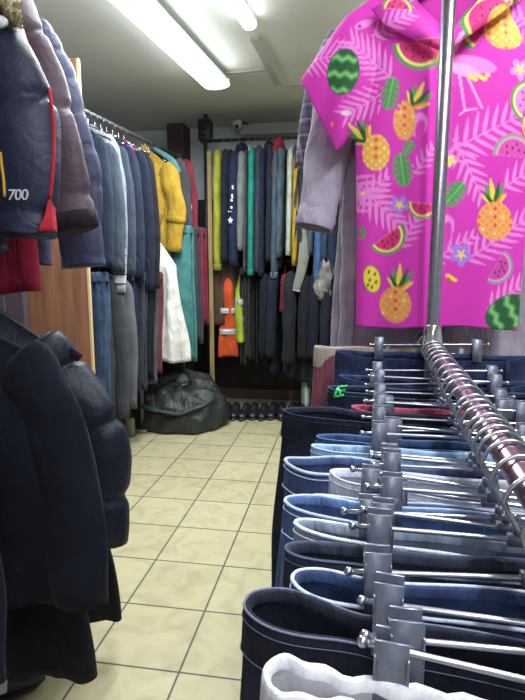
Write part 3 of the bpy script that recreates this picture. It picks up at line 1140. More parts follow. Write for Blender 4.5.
t = far_garment(217, 'sweater', 'lime yellow sweater at the end of the back rail beside the plank', 'sweater', '#a9a81e', 268, .036, ytop=155, dz=.08, cuff=F_('#9a991c'), hem=F_('#9a991c'))
far_garment(226, 'jacket', 'black jacket between the lime sweater and the printed navy top', 'jacket', '#1c2533', 262, .034)
t = far_garment(234.5, 'hooded_sweatshirt', 'navy hooded top with white print down its sleeve on the back rail', 'sweatshirt', '#232d55', 266, .042, hood=F_('#1f2b4e'), dz=.055)
# white print down the sleeve
sv = [c for c in t.children if c.name.startswith('sleeve')][0]
mb = MB()
pc = np.array(t.location)
PS = sleeve_path(1, .21, .07, 1.0, .02, -.01)


def on_sleeve(q):
    u_ = np.clip((-q[2] - .07) / 1.0, 0, 1)
    q[0] = np.interp(-q[2], -PS[:, 2], PS[:, 0]) + .085 - .03 * u_ + .004
    return q


for (x, y, sx, sy) in ((233.4, 188, .016, .03), (233, 197, .018, .034), (232.4, 201, .022, .016), (232.3, 208, .02, .02), (231.8, 212, .01, .008), (229.5, 212, .012, .008)):
    q = on_sleeve(to_local(at_y(x, y, 4.1), pc, t.rotation_euler[2]))
    V, f = tube([q + np.array([0, 0, -sy / 2]), q + np.array([0, .001, -sy * .1]), q + np.array([0, -.001, sy * .12]), q + np.array([0, 0, sy / 2])], .005, [sx * .3, sx * .5, sx * .35, sx * .45], 8, ref=(1, 0, 0))
    mb.add(V, f)
# star
q = on_sleeve(to_local(at_y(231.3, 221, 4.1), pc, t.rotation_euler[2]))
pts = []
for k in range(10):
    r_ = .03 if k % 2 == 0 else .013
    a_ = PI / 2 + k * PI / 5
    pts.append(q + np.array([0, r_ * .75 * math.cos(a_), r_ * math.sin(a_)]))
vv = [q + np.array([.006, 0, 0])] + [x + np.array([.003, 0, 0]) for x in pts] + [x - np.array([.003, 0, 0]) for x in pts] + [q - np.array([.006, 0, 0])]
ff = [(0, 1 + k, 1 + (k + 1) % 10) for k in range(10)] + [(21, 11 + (k + 1) % 10, 11 + k) for k in range(10)] + [(1 + k, 11 + k, 11 + (k + 1) % 10, 1 + (k + 1) % 10) for k in range(10)]
mb.add(vv, ff)
mb.build('print', solid('print_white', '#e4e8ee', .7), sv)
far_garment(243.5, 'jacket', 'sage grey jacket between the printed navy top and teal sweater', 'jacket', '#7f8580', 251, .034)
far_garment(244.5, 'striped_shirt', 'grey checked shirt whose tail hangs below the sage grey jacket', 'shirt', '#55585a', 272, .022, W=.16)
far_garment(251.5, 'sweater', 'bright teal sweater in the middle of the back rail', 'sweater', '#159a8c', 273, .03, dz=.07, cuff=F_('#128a7e'))
far_garment(257.5, 'jacket', 'dark slate jacket next to the bright teal sweater', 'jacket', '#3a4450', 272, .03)
far_garment(263.5, 'hooded_sweatshirt', 'midnight blue hooded top two along from the teal sweater', 'sweatshirt', '#20264a', 276, .03, hood=F_('#20244a'), dz=.06)
far_garment(269, 'jacket', 'blue-black jacket in front of the red hooded top', 'jacket', '#252c3c', 262, .03)
far_garment(273.5, 'hooded_sweatshirt', 'red hooded top, its hood the highest point on the back rail', 'sweatshirt', '#b02a3a', 250, .038, W=.19, hood=F_('#b8303e'), dz=.035)
far_garment(277.5, 'jacket', 'dull steel blue jacket below the red hood', 'jacket', '#4a5c72', 276, .032, dz=.075, cuff=F_('#64788e'))
far_garment(283.5, 'denim_jacket', 'grey-teal denim jacket beside the cream top on the back rail', 'jacket', '#4c626e', 258, .028, kind='denim')
far_garment(289.5, 'sweater', 'cream white top between grey-teal jacket and mustard sleeve', 'sweater', '#c4c8b8', 256, .026, dz=.06)
far_garment(295.5, 'jacket', 'dark green-grey jacket just before the mustard top', 'jacket', '#39443f', 262, .026)
far_garment(298.5, 'sweater', 'mustard yellow long-sleeved top next to the plaid shirt', 'sweater', '#c49a1c', 266, .03, dz=.09)
far_garment(305.5, 'jacket', 'charcoal jacket past the mustard top on the back rail', 'jacket', '#30363e', 248, .04)
far_garment(313.5, 'jacket', 'grey denim jacket past the charcoal jacket on the back rail', 'jacket', '#4a5560', 256, .04, kind='denim')
far_garment(318, 'shirt', 'bright blue shirt hanging by the lavender-grey cuff', 'shirt', '#3f6eaa', 282, .036)
far_garment(326.5, 'denim_shirt', 'dark speckled denim shirt beyond the bright blue shirt', 'shirt', '#34466a', 262, .036, kind='denim')
far_garment(336, 'jacket', 'indigo jacket at the hidden end of the back rail', 'jacket', '#2a3352', 280, .04)
far_garment(346, 'jacket', 'grey jacket behind the lavender-grey shirt on the back rail', 'jacket', '#4a4c56', 280, .04)

# lower tier of the back rail
ZB = 1.27
LG = 'clothes on the lower back rail'
p = at_y(221, 240, 4.3)
t = trousers('trousers', 'brown trousers hanging under the lime yellow sweater', (p[0] + .03, p[1], 1.5), A_FAR - 1.1, F_('#5a4032'), .11, .72, .03, group=LG, taper=1.0)
hanger((p[0] + .03, p[1] , 1.56), A_FAR - 1.1, 1.5, half=.09, drop=0, label='hanger hook holding the brown trousers', group='')
# hi-vis vests
M_HIV = F_('#f0501c')
M_HIY = F_('#b8d420')
M_REFL = solid('reflective_tape', '#a8aab0', .4, .3)
for px, nm, lab, hx, L_2, W_, jt in ((226, 'safety_vest', 'orange high-visibility vest hanging below the lime sweater', M_HIV, .69, .15, -1.25), (235.5, 'safety_vest', 'yellow high-visibility vest directly beside the orange vest', M_HIY, .57, .15, .2)):
    e_ = at_y(px, 290, 4.2)
    q = e_ + U * (.17 if jt > 0 else .06)
    t = thing(nm, lab, 'vest', (q[0], q[1], 1.185), A_FAR + jt, LG)
    V, f = body_grid(W_ if jt > 0 else .045, L_2, .045 if jt > 0 else .03, .19 if jt > 0 else .082, .03, .04, .0, .45, None, ph=2.0 + px)
    link('body', V, f, hx, t)
    for z_ in ((-.33, -.50) if jt < 0 else (-.26, -.40)):
        V, f = ring_band((.175 if jt > 0 else .074), .05 if jt > 0 else .036, z_, z_ + .045)
        link('reflective_band', V, f, M_REFL, t)
    hanger((q[0], q[1], ZB), A_FAR + jt, 1.185, half=.1 if jt > 0 else .05, label='hanger hook over the lower steel back rail', group='hanger hooks on the lower back rail')
LOWF = [(241, 'trousers', 'charcoal trousers next to the yellow high-visibility vest', '#2e3036', 368, .03, .14),
        (248, 'trousers', 'grey-brown trousers between charcoal and black pairs', '#4a4644', 360, .024, .13),
        (254, 'trousers', 'black trousers with pale edge below the teal sweater', '#23242c', 366, .026, .14)]
for px, nm, lab, hx, yb, T_, W_ in LOWF:
    e_ = at_y(px, 290, 4.2)
    q = e_ + U * W_
    zb = 1.2 - (yb - 270) * 4.2 / 531
    trousers(nm, lab, (q[0], q[1], 1.215), A_FAR + random.uniform(-.1, .1), F_(hx), W_, 1.215 - zb, T_ * .5, group=LG)
    hanger((q[0], q[1], ZB), A_FAR, 1.215, half=.1, drop=0, label='hanger hook over the lower steel back rail', group='hanger hooks on the lower back rail')
far_garment(264, 'long_coat', 'navy-black coat on the lower back rail beside black trousers', 'coat', '#191d2c', 372, .04, W=.21, z=ZB, group=LG, sl=.6)
far_garment(274, 'long_coat', 'blue-black long coat on the lower back rail under the red hood', 'coat', '#1d2438', 382, .045, W=.22, z=ZB, group=LG, sl=.62)
far_garment(284, 'jacket', 'dark red jacket glimpsed between black coats on the lower back rail', 'jacket', '#8c1c30', 302, .03, W=.2, z=ZB + .02, group=LG, sl=.28)
far_garment(292.5, 'long_coat', 'wide charcoal-black coat on the lower back rail with a small badge', 'coat', '#24282e', 384, .055, W=.24, z=ZB, group=LG, sl=.66, r0=.1, r1=.07)
far_garment(305, 'long_coat', 'black coat beyond the wide charcoal-black coat', 'coat', '#1e2228', 390, .05, W=.22, z=ZB, group=LG, sl=.62)
far_garment(316, 'long_coat', 'inky blue coat on the lower back rail near the plastic cover', 'coat', '#1a2034', 395, .05, W=.22, z=ZB, group=LG, sl=.62)
far_garment(328, 'jacket', 'dark jacket with white stripe on the lower back rail', 'jacket', '#20263c', 345, .045, W=.22, z=ZB, group=LG, sl=.6)
far_garment(341, 'jacket', 'navy jacket at the hidden end of the lower back rail', 'jacket', '#252d48', 370, .045, W=.22, z=ZB, group=LG, sl=.6)
far_garment(307, 'trousers', 'pale mint trousers with only the hem showing under the black coats', 'trousers', '#a8c8bc', 409, .03, W=.1, sl=0, z=ZB, group=LG, hemW=.17, dz=.1)
# beige trouser leg hanging askew
a_ = at_y(306, 240, 4.02)
c_ = at_y(296, 291, 4.0)
t = thing('trousers', 'beige-grey trouser leg slanting down in front of the black coats', 'trousers', a_, 0, LG)
V, f = tube(spline([(0, 0, .16), (0, 0, 0), tuple((c_ - a_) * .5 + [.008, 0, 0]), tuple(c_ - a_)], 18), np.linspace(.055, .03, 18), .014, 14, disp=lambda u, a: 1 + .06 * np.sin(3 * a + 11 * u))
link('leg', V, f, F_('#8a8c80'), t)
V, f = tube([tuple((c_ - a_) * .97), tuple((c_ - a_) * 1.01)], .034, .017, 14)
link('hem', V, f, F_('#9a9c90'), t)
# crumpled clear plastic cover
q = at_y(326, 264, 4.0)
t = thing('plastic_cover', 'crumpled grey plastic garment cover beside the lavender-grey shirt', 'plastic cover', q, 0)
th = np.linspace(0, 2 * PI, 36, endpoint=False)
rows = []
for i in range(26):
    v_ = i / 25
    wr_ = 1 + .12 * np.sin(3 * th + 8 * v_) + .1 * np.sin(7 * th - 13 * v_) + .06 * np.sin(13 * th + 25 * v_)
    rad = np.interp(v_, [0, .15, .7, .9, 1], [.03, .04, .05, .045, .005])
    rows.append(np.stack([rad * wr_ * np.cos(th) + .01 * math.sin(7 * v_) - .015 * v_, rad * wr_ * np.sin(th), np.full(36, .02 - .27 * v_) + .012 * np.sin(5 * th + 9 * v_)], -1))
link('cover', np.array(rows).reshape(-1, 3) * np.array([1.25, .7, 1.1]), grid_faces(26, 36), solid('grey_plastic', '#75706c', .25, noise=.5, nscale=22, bump=.6), t)
q2 = jrail_back = FA + R * ((q - FA) @ R) + np.array([0, 0, 1.27])
V, f = tube(spline([q2 - q, (q2 - q) * .5 + np.array([0, 0, .03]), np.array([0, 0, .015])], 12), .008, .006, 8)
link('twisted_neck', V, f, bpy.data.materials['grey_plastic'], t)

# shoes under the back rail
def make_shoe():
    t = thing('shoe', '', 'shoe')
    n = 18
    P = spline([(0, -.13, .03), (0, -.1, .035), (0, -.04, .042), (0, .04, .055), (0, .1, .06), (0, .125, .05)], n)
    V, f = tube(P, np.interp(np.linspace(0, 1, n), [0, .12, .4, .7, .9, 1], [.012, .034, .043, .036, .034, .014]), np.interp(np.linspace(0, 1, n), [0, .15, .5, .8, 1], [.008, .024, .034, .044, .02]), 14, ref=(1, 0, 0))
    link('upper', V, f, solid('black_leather', '#202228', .35), t)
    V, f = tube([(0, -.136, .011), (0, -.08, .011), (0, 0, .011), (0, .08, .011), (0, .13, .011)], [.014, .042, .045, .038, .02], .01, 14, ref=(1, 0, 0))
    link('sole', V, f, solid('rubber_sole', '#2c2e30', .6), t)
    mb = MB()
    for k in range(4):
        mb.tube([(-.018, -.05 + .022 * k, .073 + .004 * k), (0, -.05 + .022 * k, .0785 + .004 * k), (.018, -.05 + .022 * k, .073 + .004 * k)], .003, 6)
    mb.build('laces', solid('shoe_laces', '#35373c', .7), t)
    return t


def dup(root, loc, rz, label):
    r = root.copy()
    C.objects.link(r)
    r.location = tuple(map(float, loc))
    r.rotation_euler = (0, 0, rz)
    r['label'] = label
    for ch in list(root.children):
        c = ch.copy()
        C.objects.link(c)
        c.parent = r
    return r


s0 = make_shoe()
s0['group'] = 'black shoes under the back rail'
first = True
for k in range(10):
    q = at_z(222 + k * 9.6, 421.5 - (k % 2) * .6, 0) + U * .13
    lab = 'black lace-up shoe in the row on the tiles below the back rail'
    if first:
        s0.location = tuple(q)
        s0.rotation_euler = (0, 0, -YAW)
        s0['label'] = lab
        first = False
    else:
        dup(s0, q, -YAW + random.uniform(-.15, .15), lab)

# ------------------------------------------------------------------ jeans rack in front
JA = math.radians(12.25)
JD = np.array([math.sin(JA), math.cos(JA), 0])
A_J = -JA
ZJ = 1.04


def jrail(Y):
    return np.array([.356 + .2171 * (Y - 1.092), Y, ZJ])


pole = jrail(1.092)
t = thing('jeans_rack', 'chrome clothes rack with upright pole and long rail of clip hangers', 'clothes rack', (pole[0], pole[1], 0))
o3 = np.array([pole[0], pole[1], 0])
mb = MB()
mb.tube([zz(.03), zz(.6), zz(1.2), zz(2.01)], .0132, 20)
mb.build('pole', M_STEEL, t)
mb = MB()
pipe(mb, jrail(-.55) - o3, jrail(1.9) - o3, .0125, 20)
mb.build('rail', solid('rail_reflection_tint', '#b09aa8', .26, 1.0, noise=.1, nscale=40), t)  # mauve base colour paints the pink shirt's reflection into the chrome
mb = MB()
pipe(mb, zz(2.0), jrail(1.9) - o3 + zz(2.0 - ZJ), .0125, 16)
mb.build('upper_rail', M_CHROME, t)
V, f = tube([zz(1.012), zz(1.02), zz(1.045), zz(1.062), zz(1.085), zz(1.088)], [.012, .021, .0225, .02, .0165, .0135], [.012, .021, .0225, .02, .0165, .0135], 20)
link('socket', V, f, M_CHROME, t)
V, f = tube([zz(1.98), zz(1.986), zz(2.012), zz(2.03), zz(2.035)], [.014, .019, .019, .016, .004], [.014, .019, .019, .016, .004], 20)
link('pole_cap', V, f, M_CHROME, t)
for q in (jrail(1.9) - o3, jrail(-.55) - o3):
    mb = MB()
    mb.tube([np.array([q[0], q[1], .03]), np.array([q[0], q[1], .6]), np.array([q[0], q[1], 2.0 if q[1] > 0 else 1.04])], .0132, 14)
    mb.build('pole', M_STEEL, t)
for q in (np.zeros(3), jrail(1.9) - o3 - zz(ZJ), jrail(-.55) - o3 - zz(ZJ)):
    mb = MB()
    s_ = np.array([math.cos(A_J), math.sin(A_J), 0]) * .22
    pipe(mb, q - s_ + zz(.02), q + s_ + zz(.02), .014, 10)
    mb.build('foot', M_STEEL, t)


def clip_hanger(Y, label, jit=0.0, zbar=.974, half=.104, tilt=0.0, dx=0.0, group='clip hangers on the jeans rack'):
    p = jrail(Y)
    half += random.uniform(-.008, .012)
    zbar += random.uniform(-.006, .006)
    t = thing('clip_hanger', label, 'hanger', (p[0] + dx * 0, p[1], zbar), A_J + jit, group)
    top = ZJ - zbar
    mb = MB()
    pts = [(0, 0, .004), (0, 0, .02), (-.006, 0, top - .034), (-.0215, 0, top - .008)]
    for k in range(1, 10):
        a_ = PI - k * (PI * 1.25) / 9
        pts.append((.0225 * math.cos(a_), .001 * k, top - .0085 + .0235 * math.sin(a_)))
    mb.tube(spline(pts, 46), .0019, 8, ref=(0, 1, 0))
    mb.build('hook', M_WIRE, t)
    mb = MB()
    mb.box((0, 0, 0), (.015, .007, .010))
    mb.tube([(0, 0, .004), (0, 0, .012)], .004, 10)
    mb.build('swivel', M_CLIP, t)
    R_ = np.array([[math.cos(tilt), 0, -math.sin(tilt)], [0, 1, 0], [math.sin(tilt), 0, math.cos(tilt)]])
    mb = MB()
    e_ = half + .014
    V, f = tube([(-e_, 0, 0), (-half, 0, 0), (0, 0, 0), (half, 0, 0), (e_, 0, 0)], .0021, .0021, 10, ref=(0, 1, 0))
    mb.add(V @ R_.T, f)
    for s in (-1, 1):
        V, f = tube([(s * (e_ - .001), 0, 0), (s * (e_ + .0015), 0, 0), (s * (e_ + .004), 0, 0), (s * (e_ + .006), 0, 0)], [.002, .0036, .0036, .0012], [.002, .0036, .0036, .0012], 10, ref=(0, 1, 0))
        mb.add(V @ R_.T, f)
    mb.build('bar', M_WIRE, t)
    for s in (-1, 1):
        x = s * (half - random.uniform(0, .008))
        mb = MB()
        for q in (-1, 1):
            # jaw: outer plate with turned-in lip at the bottom and finger tab at the top
            Mx = Matrix.Rotation(q * .13, 3, 'X')
            mb.box((x, q * .0095, -.010), (.0195, .0022, .05), M=Mx)
            mb.box((x, q * .0055, -.0345), (.0195, .006, .0035))
            for e in (-1, 1):
                mb.box((x + e * .0092, q * .0065, -.004), (.0014, .008, .022))
        mb.build('clip', M_CLIP, t)
        mb = MB()
        pts = [(x + .006 * (k / 30 * 2 - 1), .0055 * math.cos(k * .95), .0055 * math.sin(k * .95)) for k in range(31)]
        mb.tube(spline(pts, 90), .0009, 5, ref=(0, 1, 0))
        mb.build('spring', M_WIRE, t)
    return t


def waist_ring(hw, T0, T1, na, grow=1.0, off=0.0, tg=1.0, clip=.118):
    a = np.linspace(0, 2 * PI, na, endpoint=False)
    c, s = np.cos(a), np.sin(a)
    x = (hw * grow) * np.sign(c) * np.abs(c) ** .9
    tt = T0 + (T1 - T0) * sm((np.abs(x) - min(clip, hw * .62)) / max(hw * .35, .02))
    y = tt * tg * np.sign(s) * np.abs(s) ** .68
    n = np.stack([np.gradient(y), -np.gradient(x)], -1)
    if off:
        nx = np.roll(y, -1) - np.roll(y, 1)
        ny = -(np.roll(x, -1) - np.roll(x, 1))
        l_ = np.hypot(nx, ny) + 1e-9
        x = x + off * nx / l_
        y = y + off * ny / l_
    return a, x, y, s


def clip_jeans(name, label, Y, hw, z, hexc, stitch, cat='jeans', T1=.022, T0=.006, jit=0.0, dip=.016, L=.86, band=None, kind='denim',
               xoff=0.0, loops=(-.5, .35, .8), wob=.0012, rS=.0008, group='jeans clipped along the rack', gathers=False, bandh=.036):
    p = jrail(Y)
    xa = np.array([math.cos(A_J), math.sin(A_J), 0])
    p = p + xa * xoff
    t = thing(name, label, cat, (p[0], p[1], z), A_J + jit, group)
    if kind == 'denim':
        hexc = worn(hexc, .25, 1.0)
    mat = fabric(hexc, kind)
    bm_ = fabric(band, kind) if band else mat
    na, nv = 96, 26
    ph = random.uniform(0, 6)

    def zt(x, s, k=1.0):
        return -dip * (s < 0) * np.clip(1 - (x / hw) ** 2, 0, 1) ** .7 * k + wob * np.sin(x * 46 + ph) * (1 if gathers is False else .4)
    rows = []
    for i in range(nv):
        v = i / (nv - 1)
        d = .34 * v
        a, x, y, s = waist_ring(hw, T0, T1, na, 1 + .07 * sm(v * 1.4), 0, 1)
        mixv = sm(v * 1.5)
        ys = (.034 * np.sign(s) * np.abs(s) ** .7)
        y = y * (1 - mixv) + ys * mixv
        y = y + .004 * np.sin(60 * x + ph + 7 * v) * sm(v * 3) * np.abs(s) ** .3
        if gathers:
            y = y + .0022 * np.sin(240 * x + ph) * (1 - .6 * v)
        rows.append(np.stack([x, y, zt(x, s, 1 - v) - d], -1))
    b_ = link('hips', np.array(rows).reshape(-1, 3), grid_faces(nv, na), mat, t)
    so = b_.modifiers.new('cloth', 'SOLIDIFY')
    so.thickness = .0022
    so.offset = -1
    for sd in (-1, 1):
        x0 = sd * hw * .52
        P = spline([(x0, 0, -.25), (x0, 0, -.36), (x0 * .98, .005, -.6), (x0 * .95, -.003, -L)], 22)
        V, f = tube(P, np.linspace(hw * .53, hw * .42, 22), np.linspace(.031, .028, 22), 22, ref=(1, 0, 0), disp=lambda u, a: 1 + .05 * np.sin(2 * a + 13 * u + ph) + .03 * np.sin(5 * a - 21 * u))
        link('leg', V, f, mat, t)
    # waistband: an outer band with a rolled top edge
    rows = []
    for off, zo in ((.0018, -bandh), (.0028, -bandh + .002), (.0028, -.004), (.0024, .0008), (.0006, .0022), (-.0024, .001), (-.003, -.006)):
        a, x, y, s = waist_ring(hw, T0, T1, na, 1 + .01 * (-zo / .036), off)
        if gathers:
            y = y + .0022 * np.sin(240 * x + ph) * np.sign(s)
        rows.append(np.stack([x, y, zt(x, s) + zo], -1))
    link('waistband', np.array(rows).reshape(-1, 3), grid_faces(7, na), bm_, t)
    if stitch:
        mb = MB()
        for zo, off in ((.0018, .0022), (-.0055, .0034), (-bandh + .004, .0034)):
            a, x, y, s = waist_ring(hw, T0, T1, na, 1 + .01 * (-zo / .036), off)
            P = np.stack([x, y, zt(x, s) + zo], -1)
            P = np.vstack([P, P[:2]])
            V, f = tube(P, rS * .55 if zo < 0 else rS * 1.5, rS * .5 if zo < 0 else rS * 1.2, 6, caps=False)
            mb.add(V, f)
        mb.build('stitching', fabric(stitch, 'cloth'), t)
    for lx in loops:
        for sg in ((-1,) if abs(lx) < .9 else (1,)):
            a, x, y, s = waist_ring(hw, T0, T1, na, 1, .0048)
            m_ = s * sg > .05
            j = np.argmin(np.abs(x - lx * hw) + 9 * (~m_))
            mb = MB()
            zc = zt(np.array([x[j]]), np.array([s[j]]))[0]
            nrm = math.atan2(y[j], 1e-9 + 0) * 0
            mb.box((x[j], y[j], zc - bandh / 2), (.009, .0035, bandh + .006))
            mb.build('belt_loop', mat, t)
    return t


def hw_for(xl, Y):
    D = Y * CT + .035 + .045
    Xl = (xl - 262.5) / 525 * D
    return (jrail(Y)[0] - Xl) / math.cos(JA)


ZT = .956
JE = [
    # name, label, Y, left px, z, colour, stitch, options
    ('jeans', 'very dark navy jeans with grey inner waist gaping open, in front of blue pairs', .30, 243, ZT, '#1c2134', '#6c6f8a', dict(T1=.03, T0=.007, dip=.014, jit=-.07, rS=.0007, loops=(.5,))),
    ('jeans', 'mid blue jeans with thick white stitched waist just behind the very dark navy pair', .352, 296, ZT + .004, '#2c4272', '#c2c8dc', dict(T1=.028, dip=.02, jit=.06, rS=.0012)),
    ('jeans', 'charcoal indigo jeans between white-stitched mid blue jeans and pale grey jeans', .393, 289, ZT + .006, '#2b3145', '#525a78', dict(T1=.02, dip=.012, jit=.05)),
    ('jeans', 'washed pale grey-blue jeans with frayed light waist edge', .430, 297, ZT + .004, '#76839c', '#d2d8e4', dict(T1=.016, dip=.012, rS=.0014)),
    ('jeans', 'light blue denim jeans with a folded inner waist, behind washed pale grey jeans', .474, 287, ZT + .006, '#4868a4', '#b4c4e4', dict(T1=.024, dip=.02, rS=.0013)),
    ('jeans', 'narrow denim jeans with pale edge tucked inside the light blue pair', .497, 313, ZT, '#3c5890', '#c8d0e4', dict(T1=.012, dip=.01, rS=.0013)),
    ('trousers', 'white cotton trousers hanging askew between two blue denim pairs', .548, 331, ZT + .012, '#c6c8d8', '#e2e2ee', dict(cat='trousers', T1=.02, kind='cloth', dip=.02, loops=())),
    ('jeans', 'mottled mid blue jeans with wavy worn waistband behind the white trousers', .597, 287, ZT + .004, '#43598c', '#b8c4de', dict(T1=.026, wob=.0035, dip=.022, rS=.0016)),
    ('jeans', 'pale sky blue jeans behind the mottled mid blue pair', .648, 313, ZT + .006, '#7ea6d4', '#c0d4ec', dict(T1=.014, dip=.008)),
    ('jeans', 'deep blue jeans with a rolled flat waist behind the pale sky blue pair', .69, 318, ZT + .006, '#2c4474', '#5a76a8', dict(T1=.016, dip=.008)),
    ('jeans', 'black-navy jeans, widest of the rack, sticking out over the tiles', .80, 283, ZT + .012, '#1d2236', '#2c3350', dict(T1=.034, dip=.014, bandh=.044, rS=.0009)),
    ('trousers', 'faded red trousers behind the black-navy jeans', .90, 352, ZT - .004, '#a04a62', '#b86a80', dict(cat='trousers', T1=.016, kind='cloth', loops=())),
    ('trousers', 'black trousers with bright green printed mark beside the maroon trousers', .985, 329, ZT + .012, '#20233a', '#4c6a8c', dict(cat='trousers', T1=.02, kind='cloth', loops=())),
    ('jeans', 'dark navy jeans behind the green-printed black trousers', 1.06, 340, ZT + .02, '#27325a', '#3a4c80', dict(T1=.02)),
    ('jeans', 'navy jeans just past the chrome pole, in front of the lavender-grey shirt', 1.17, 336, ZT + .055, '#24305a', '#32406c', dict(T1=.02)),
]
HANG = {}
for nm, lab, Y, xl, z, hx, stc, k in JE:
    hw = min(.262, max(.15, hw_for(xl, Y)))
    k = dict(k)
    if Y > .32:
        k['T1'] = k.get('T1', .022) * .78
    t = clip_jeans(nm, lab, Y, hw, z, hx, stc, **k)
    HANG[lab] = (Y, k.get('jit', 0), z, t)
short = ['very dark navy jeans', 'mid blue white-stitched jeans', 'charcoal indigo jeans', 'washed pale grey-blue jeans', 'light blue folded-waist jeans', 'narrow denim jeans',
         'white cotton trousers', 'mottled mid blue jeans', 'pale sky blue jeans', 'deep blue flat-waisted jeans', 'black-navy widest jeans', 'faded red trousers',
         'green-printed black trousers', 'dark navy jeans by the pole', 'navy jeans past the pole']
for sh_, (Y, jt, z, t) in zip(short, HANG.values()):
    clip_hanger(Y, 'chrome clip hanger holding the %s' % sh_, jt + random.uniform(-.03, .03), z + .02, .105 - (.02 if 'narrow' in sh_ else 0), random.uniform(-.05, .05))
for Y, lab in ((.455, 'bare clip hanger squeezed in front of the light blue jeans'), (.575, 'bare clip hanger squeezed behind the white cotton trousers'), (.72, 'bare clip hanger just behind the deep blue jeans'),
               (.755, 'bare clip hanger in front of the black-navy widest jeans'), (.86, 'bare clip hanger in front of the faded red trousers'),
               (.94, 'bare clip hanger behind the faded red trousers'), (1.02, 'bare clip hanger behind the green-printed black trousers'), (.515, 'bare clip hanger in front of the white cotton trousers')):
    clip_hanger(Y, lab, random.uniform(-.1, .1), .976, .105 + random.uniform(-.01, .012), random.uniform(-.08, .08))

# white drawstring trousers nearest the camera
t = clip_jeans('drawstring_trousers', 'white elasticated drawstring trousers hanging nearest the camera', .238, .12, .966, '#dcdae2', None, cat='trousers', T1=.022, kind='cloth', dip=.01, loops=(), gathers=True, bandh=.045, xoff=-.052)
t.rotation_euler[1] = .03
p0 = np.array([-.115, -.026, -.006])
V, f = tube(spline([p0 + [.07, .012, .004], p0 + [.03, -.003, .006], p0 + [0, 0, .004], p0 + [-.012, -.004, -.012], p0 + [-.006, -.006, -.035], p0 + [-.01, -.004, -.08]], 24), .006, .0045, 10)
link('drawstring', V, f, F_('#e4e2ea'), t)
clip_hanger(.248, 'chrome clip hanger holding the white drawstring trousers', -.05, .975, .1, -.06)
clip_hanger(.268, 'bare clip hanger between the white drawstring trousers and dark navy jeans', .04, .978, .1, .02)

# green mark on the black trousers
tg = HANG['black trousers with bright green printed mark beside the maroon trousers'][3]
pc = np.array(tg.location)
sk = Skin(tg)
mb = MB()
G = [((334, 397), (338, 388)), ((338, 388), (343, 385)), ((338, 388), (341, 396)), ((334, 397), (344, 395)), ((340, 391), (345, 390)), ((341, 386), (347, 382))]
for a_, c_ in G:
    yy = 1.005
    mb.tube([sk.at(a_[0] + (c_[0] - a_[0]) * k, a_[1] + (c_[1] - a_[1]) * k, .0015) for k in (0, .5, 1)], .0024, 6)
mb.build('print', solid('green_print', '#3ec860', .6), tg)

# maroon trousers with beige waistband, mint trousers, further pairs past the pole
clip_jeans('trousers', 'maroon trousers with a beige waistband sticking out beside the black-navy jeans', 1.26, .14, 1.008, '#7a4454', None, cat='trousers', T1=.022, kind='cloth', band='#b4a69c', xoff=-.125, loops=(), dip=.0, bandh=.05, wob=.002)
clip_hanger(1.27, 'chrome clip hanger holding the maroon trousers', .02, 1.0, .1)
for Y, z, hx, lab, xo in ((1.43, 1.0, '#1f2746', 'ink blue jeans under the hem of the lavender-grey shirt', 0), (1.52, 1.02, '#2c3148', 'grey-navy jeans behind the ink blue pair past the pole', .03), (1.62, 1.03, '#1b2036', 'black jeans at the far end of the jeans rack', .05)):
    clip_jeans('jeans', lab, Y, .225, z, hx, None, T1=.024, xoff=xo, loops=())
    clip_hanger(Y + .005, 'chrome clip hanger holding the %s' % lab.split(' jeans')[0] + ' jeans', .02, z + .02, .1)

# dark coats along the other wall
for k, (x, y, hx, lab) in enumerate(((1.02, 1.75, '#20222e', 'black coat hanging beyond the pink shirt sleeve'), (1.2, 2.3, '#2a2c3a', 'charcoal coat hanging deeper behind the pink shirt'))):
    garment('long_coat', lab, 'coat', (x, y, 1.75), A_J, F_(hx), W=.24, L=1.0, T=.06, hemW=.28, sl=.6, group='dark coats beyond the jeans rack')
    hanger((x, y, 1.86), A_J, 1.75, label='hanger of a dark coat beyond the jeans rack', group='hangers beyond the jeans rack')
t = rack('coat_rack', 'plain steel coat rack beyond the pink shirt', [(np.array([.9, 1.35, 1.86]), np.array([1.3, 2.65, 1.86]))], [(.9, 1.35, 1.88), (1.3, 2.65, 1.88)], M_RAIL)

# ------------------------------------------------------------------ shirts on the upper rail
def S_(px, py, Y):
    return at_y(px, py, Y)


ZU = 2.0
SH = jrail(1.235)
S_ANG = A_J
s_loc = np.array([SH[0] + .018, SH[1], 1.82])
xa = np.array([math.cos(S_ANG), math.sin(S_ANG), 0])

# --- the print: shapes laid out on the cloth, in print units (1 unit = 2.3 mm on the shirt)
def c3(h):
    return np.array(lin(h), dtype=np.float32)


BASE, PALE = c3('#d838b6'), c3('#ee86da')
DKG, MDG, LTG = c3('#2c5a38'), c3('#4f9a56'), c3('#8cc07a')
YEL, ORG, RED_ = c3('#f2d648'), c3('#f08a50'), c3('#e0523e')
FLESH, SEED, RIND = c3('#d8307e'), c3('#541438'), c3('#f0e87c')
VIO = c3('#a87ae0')


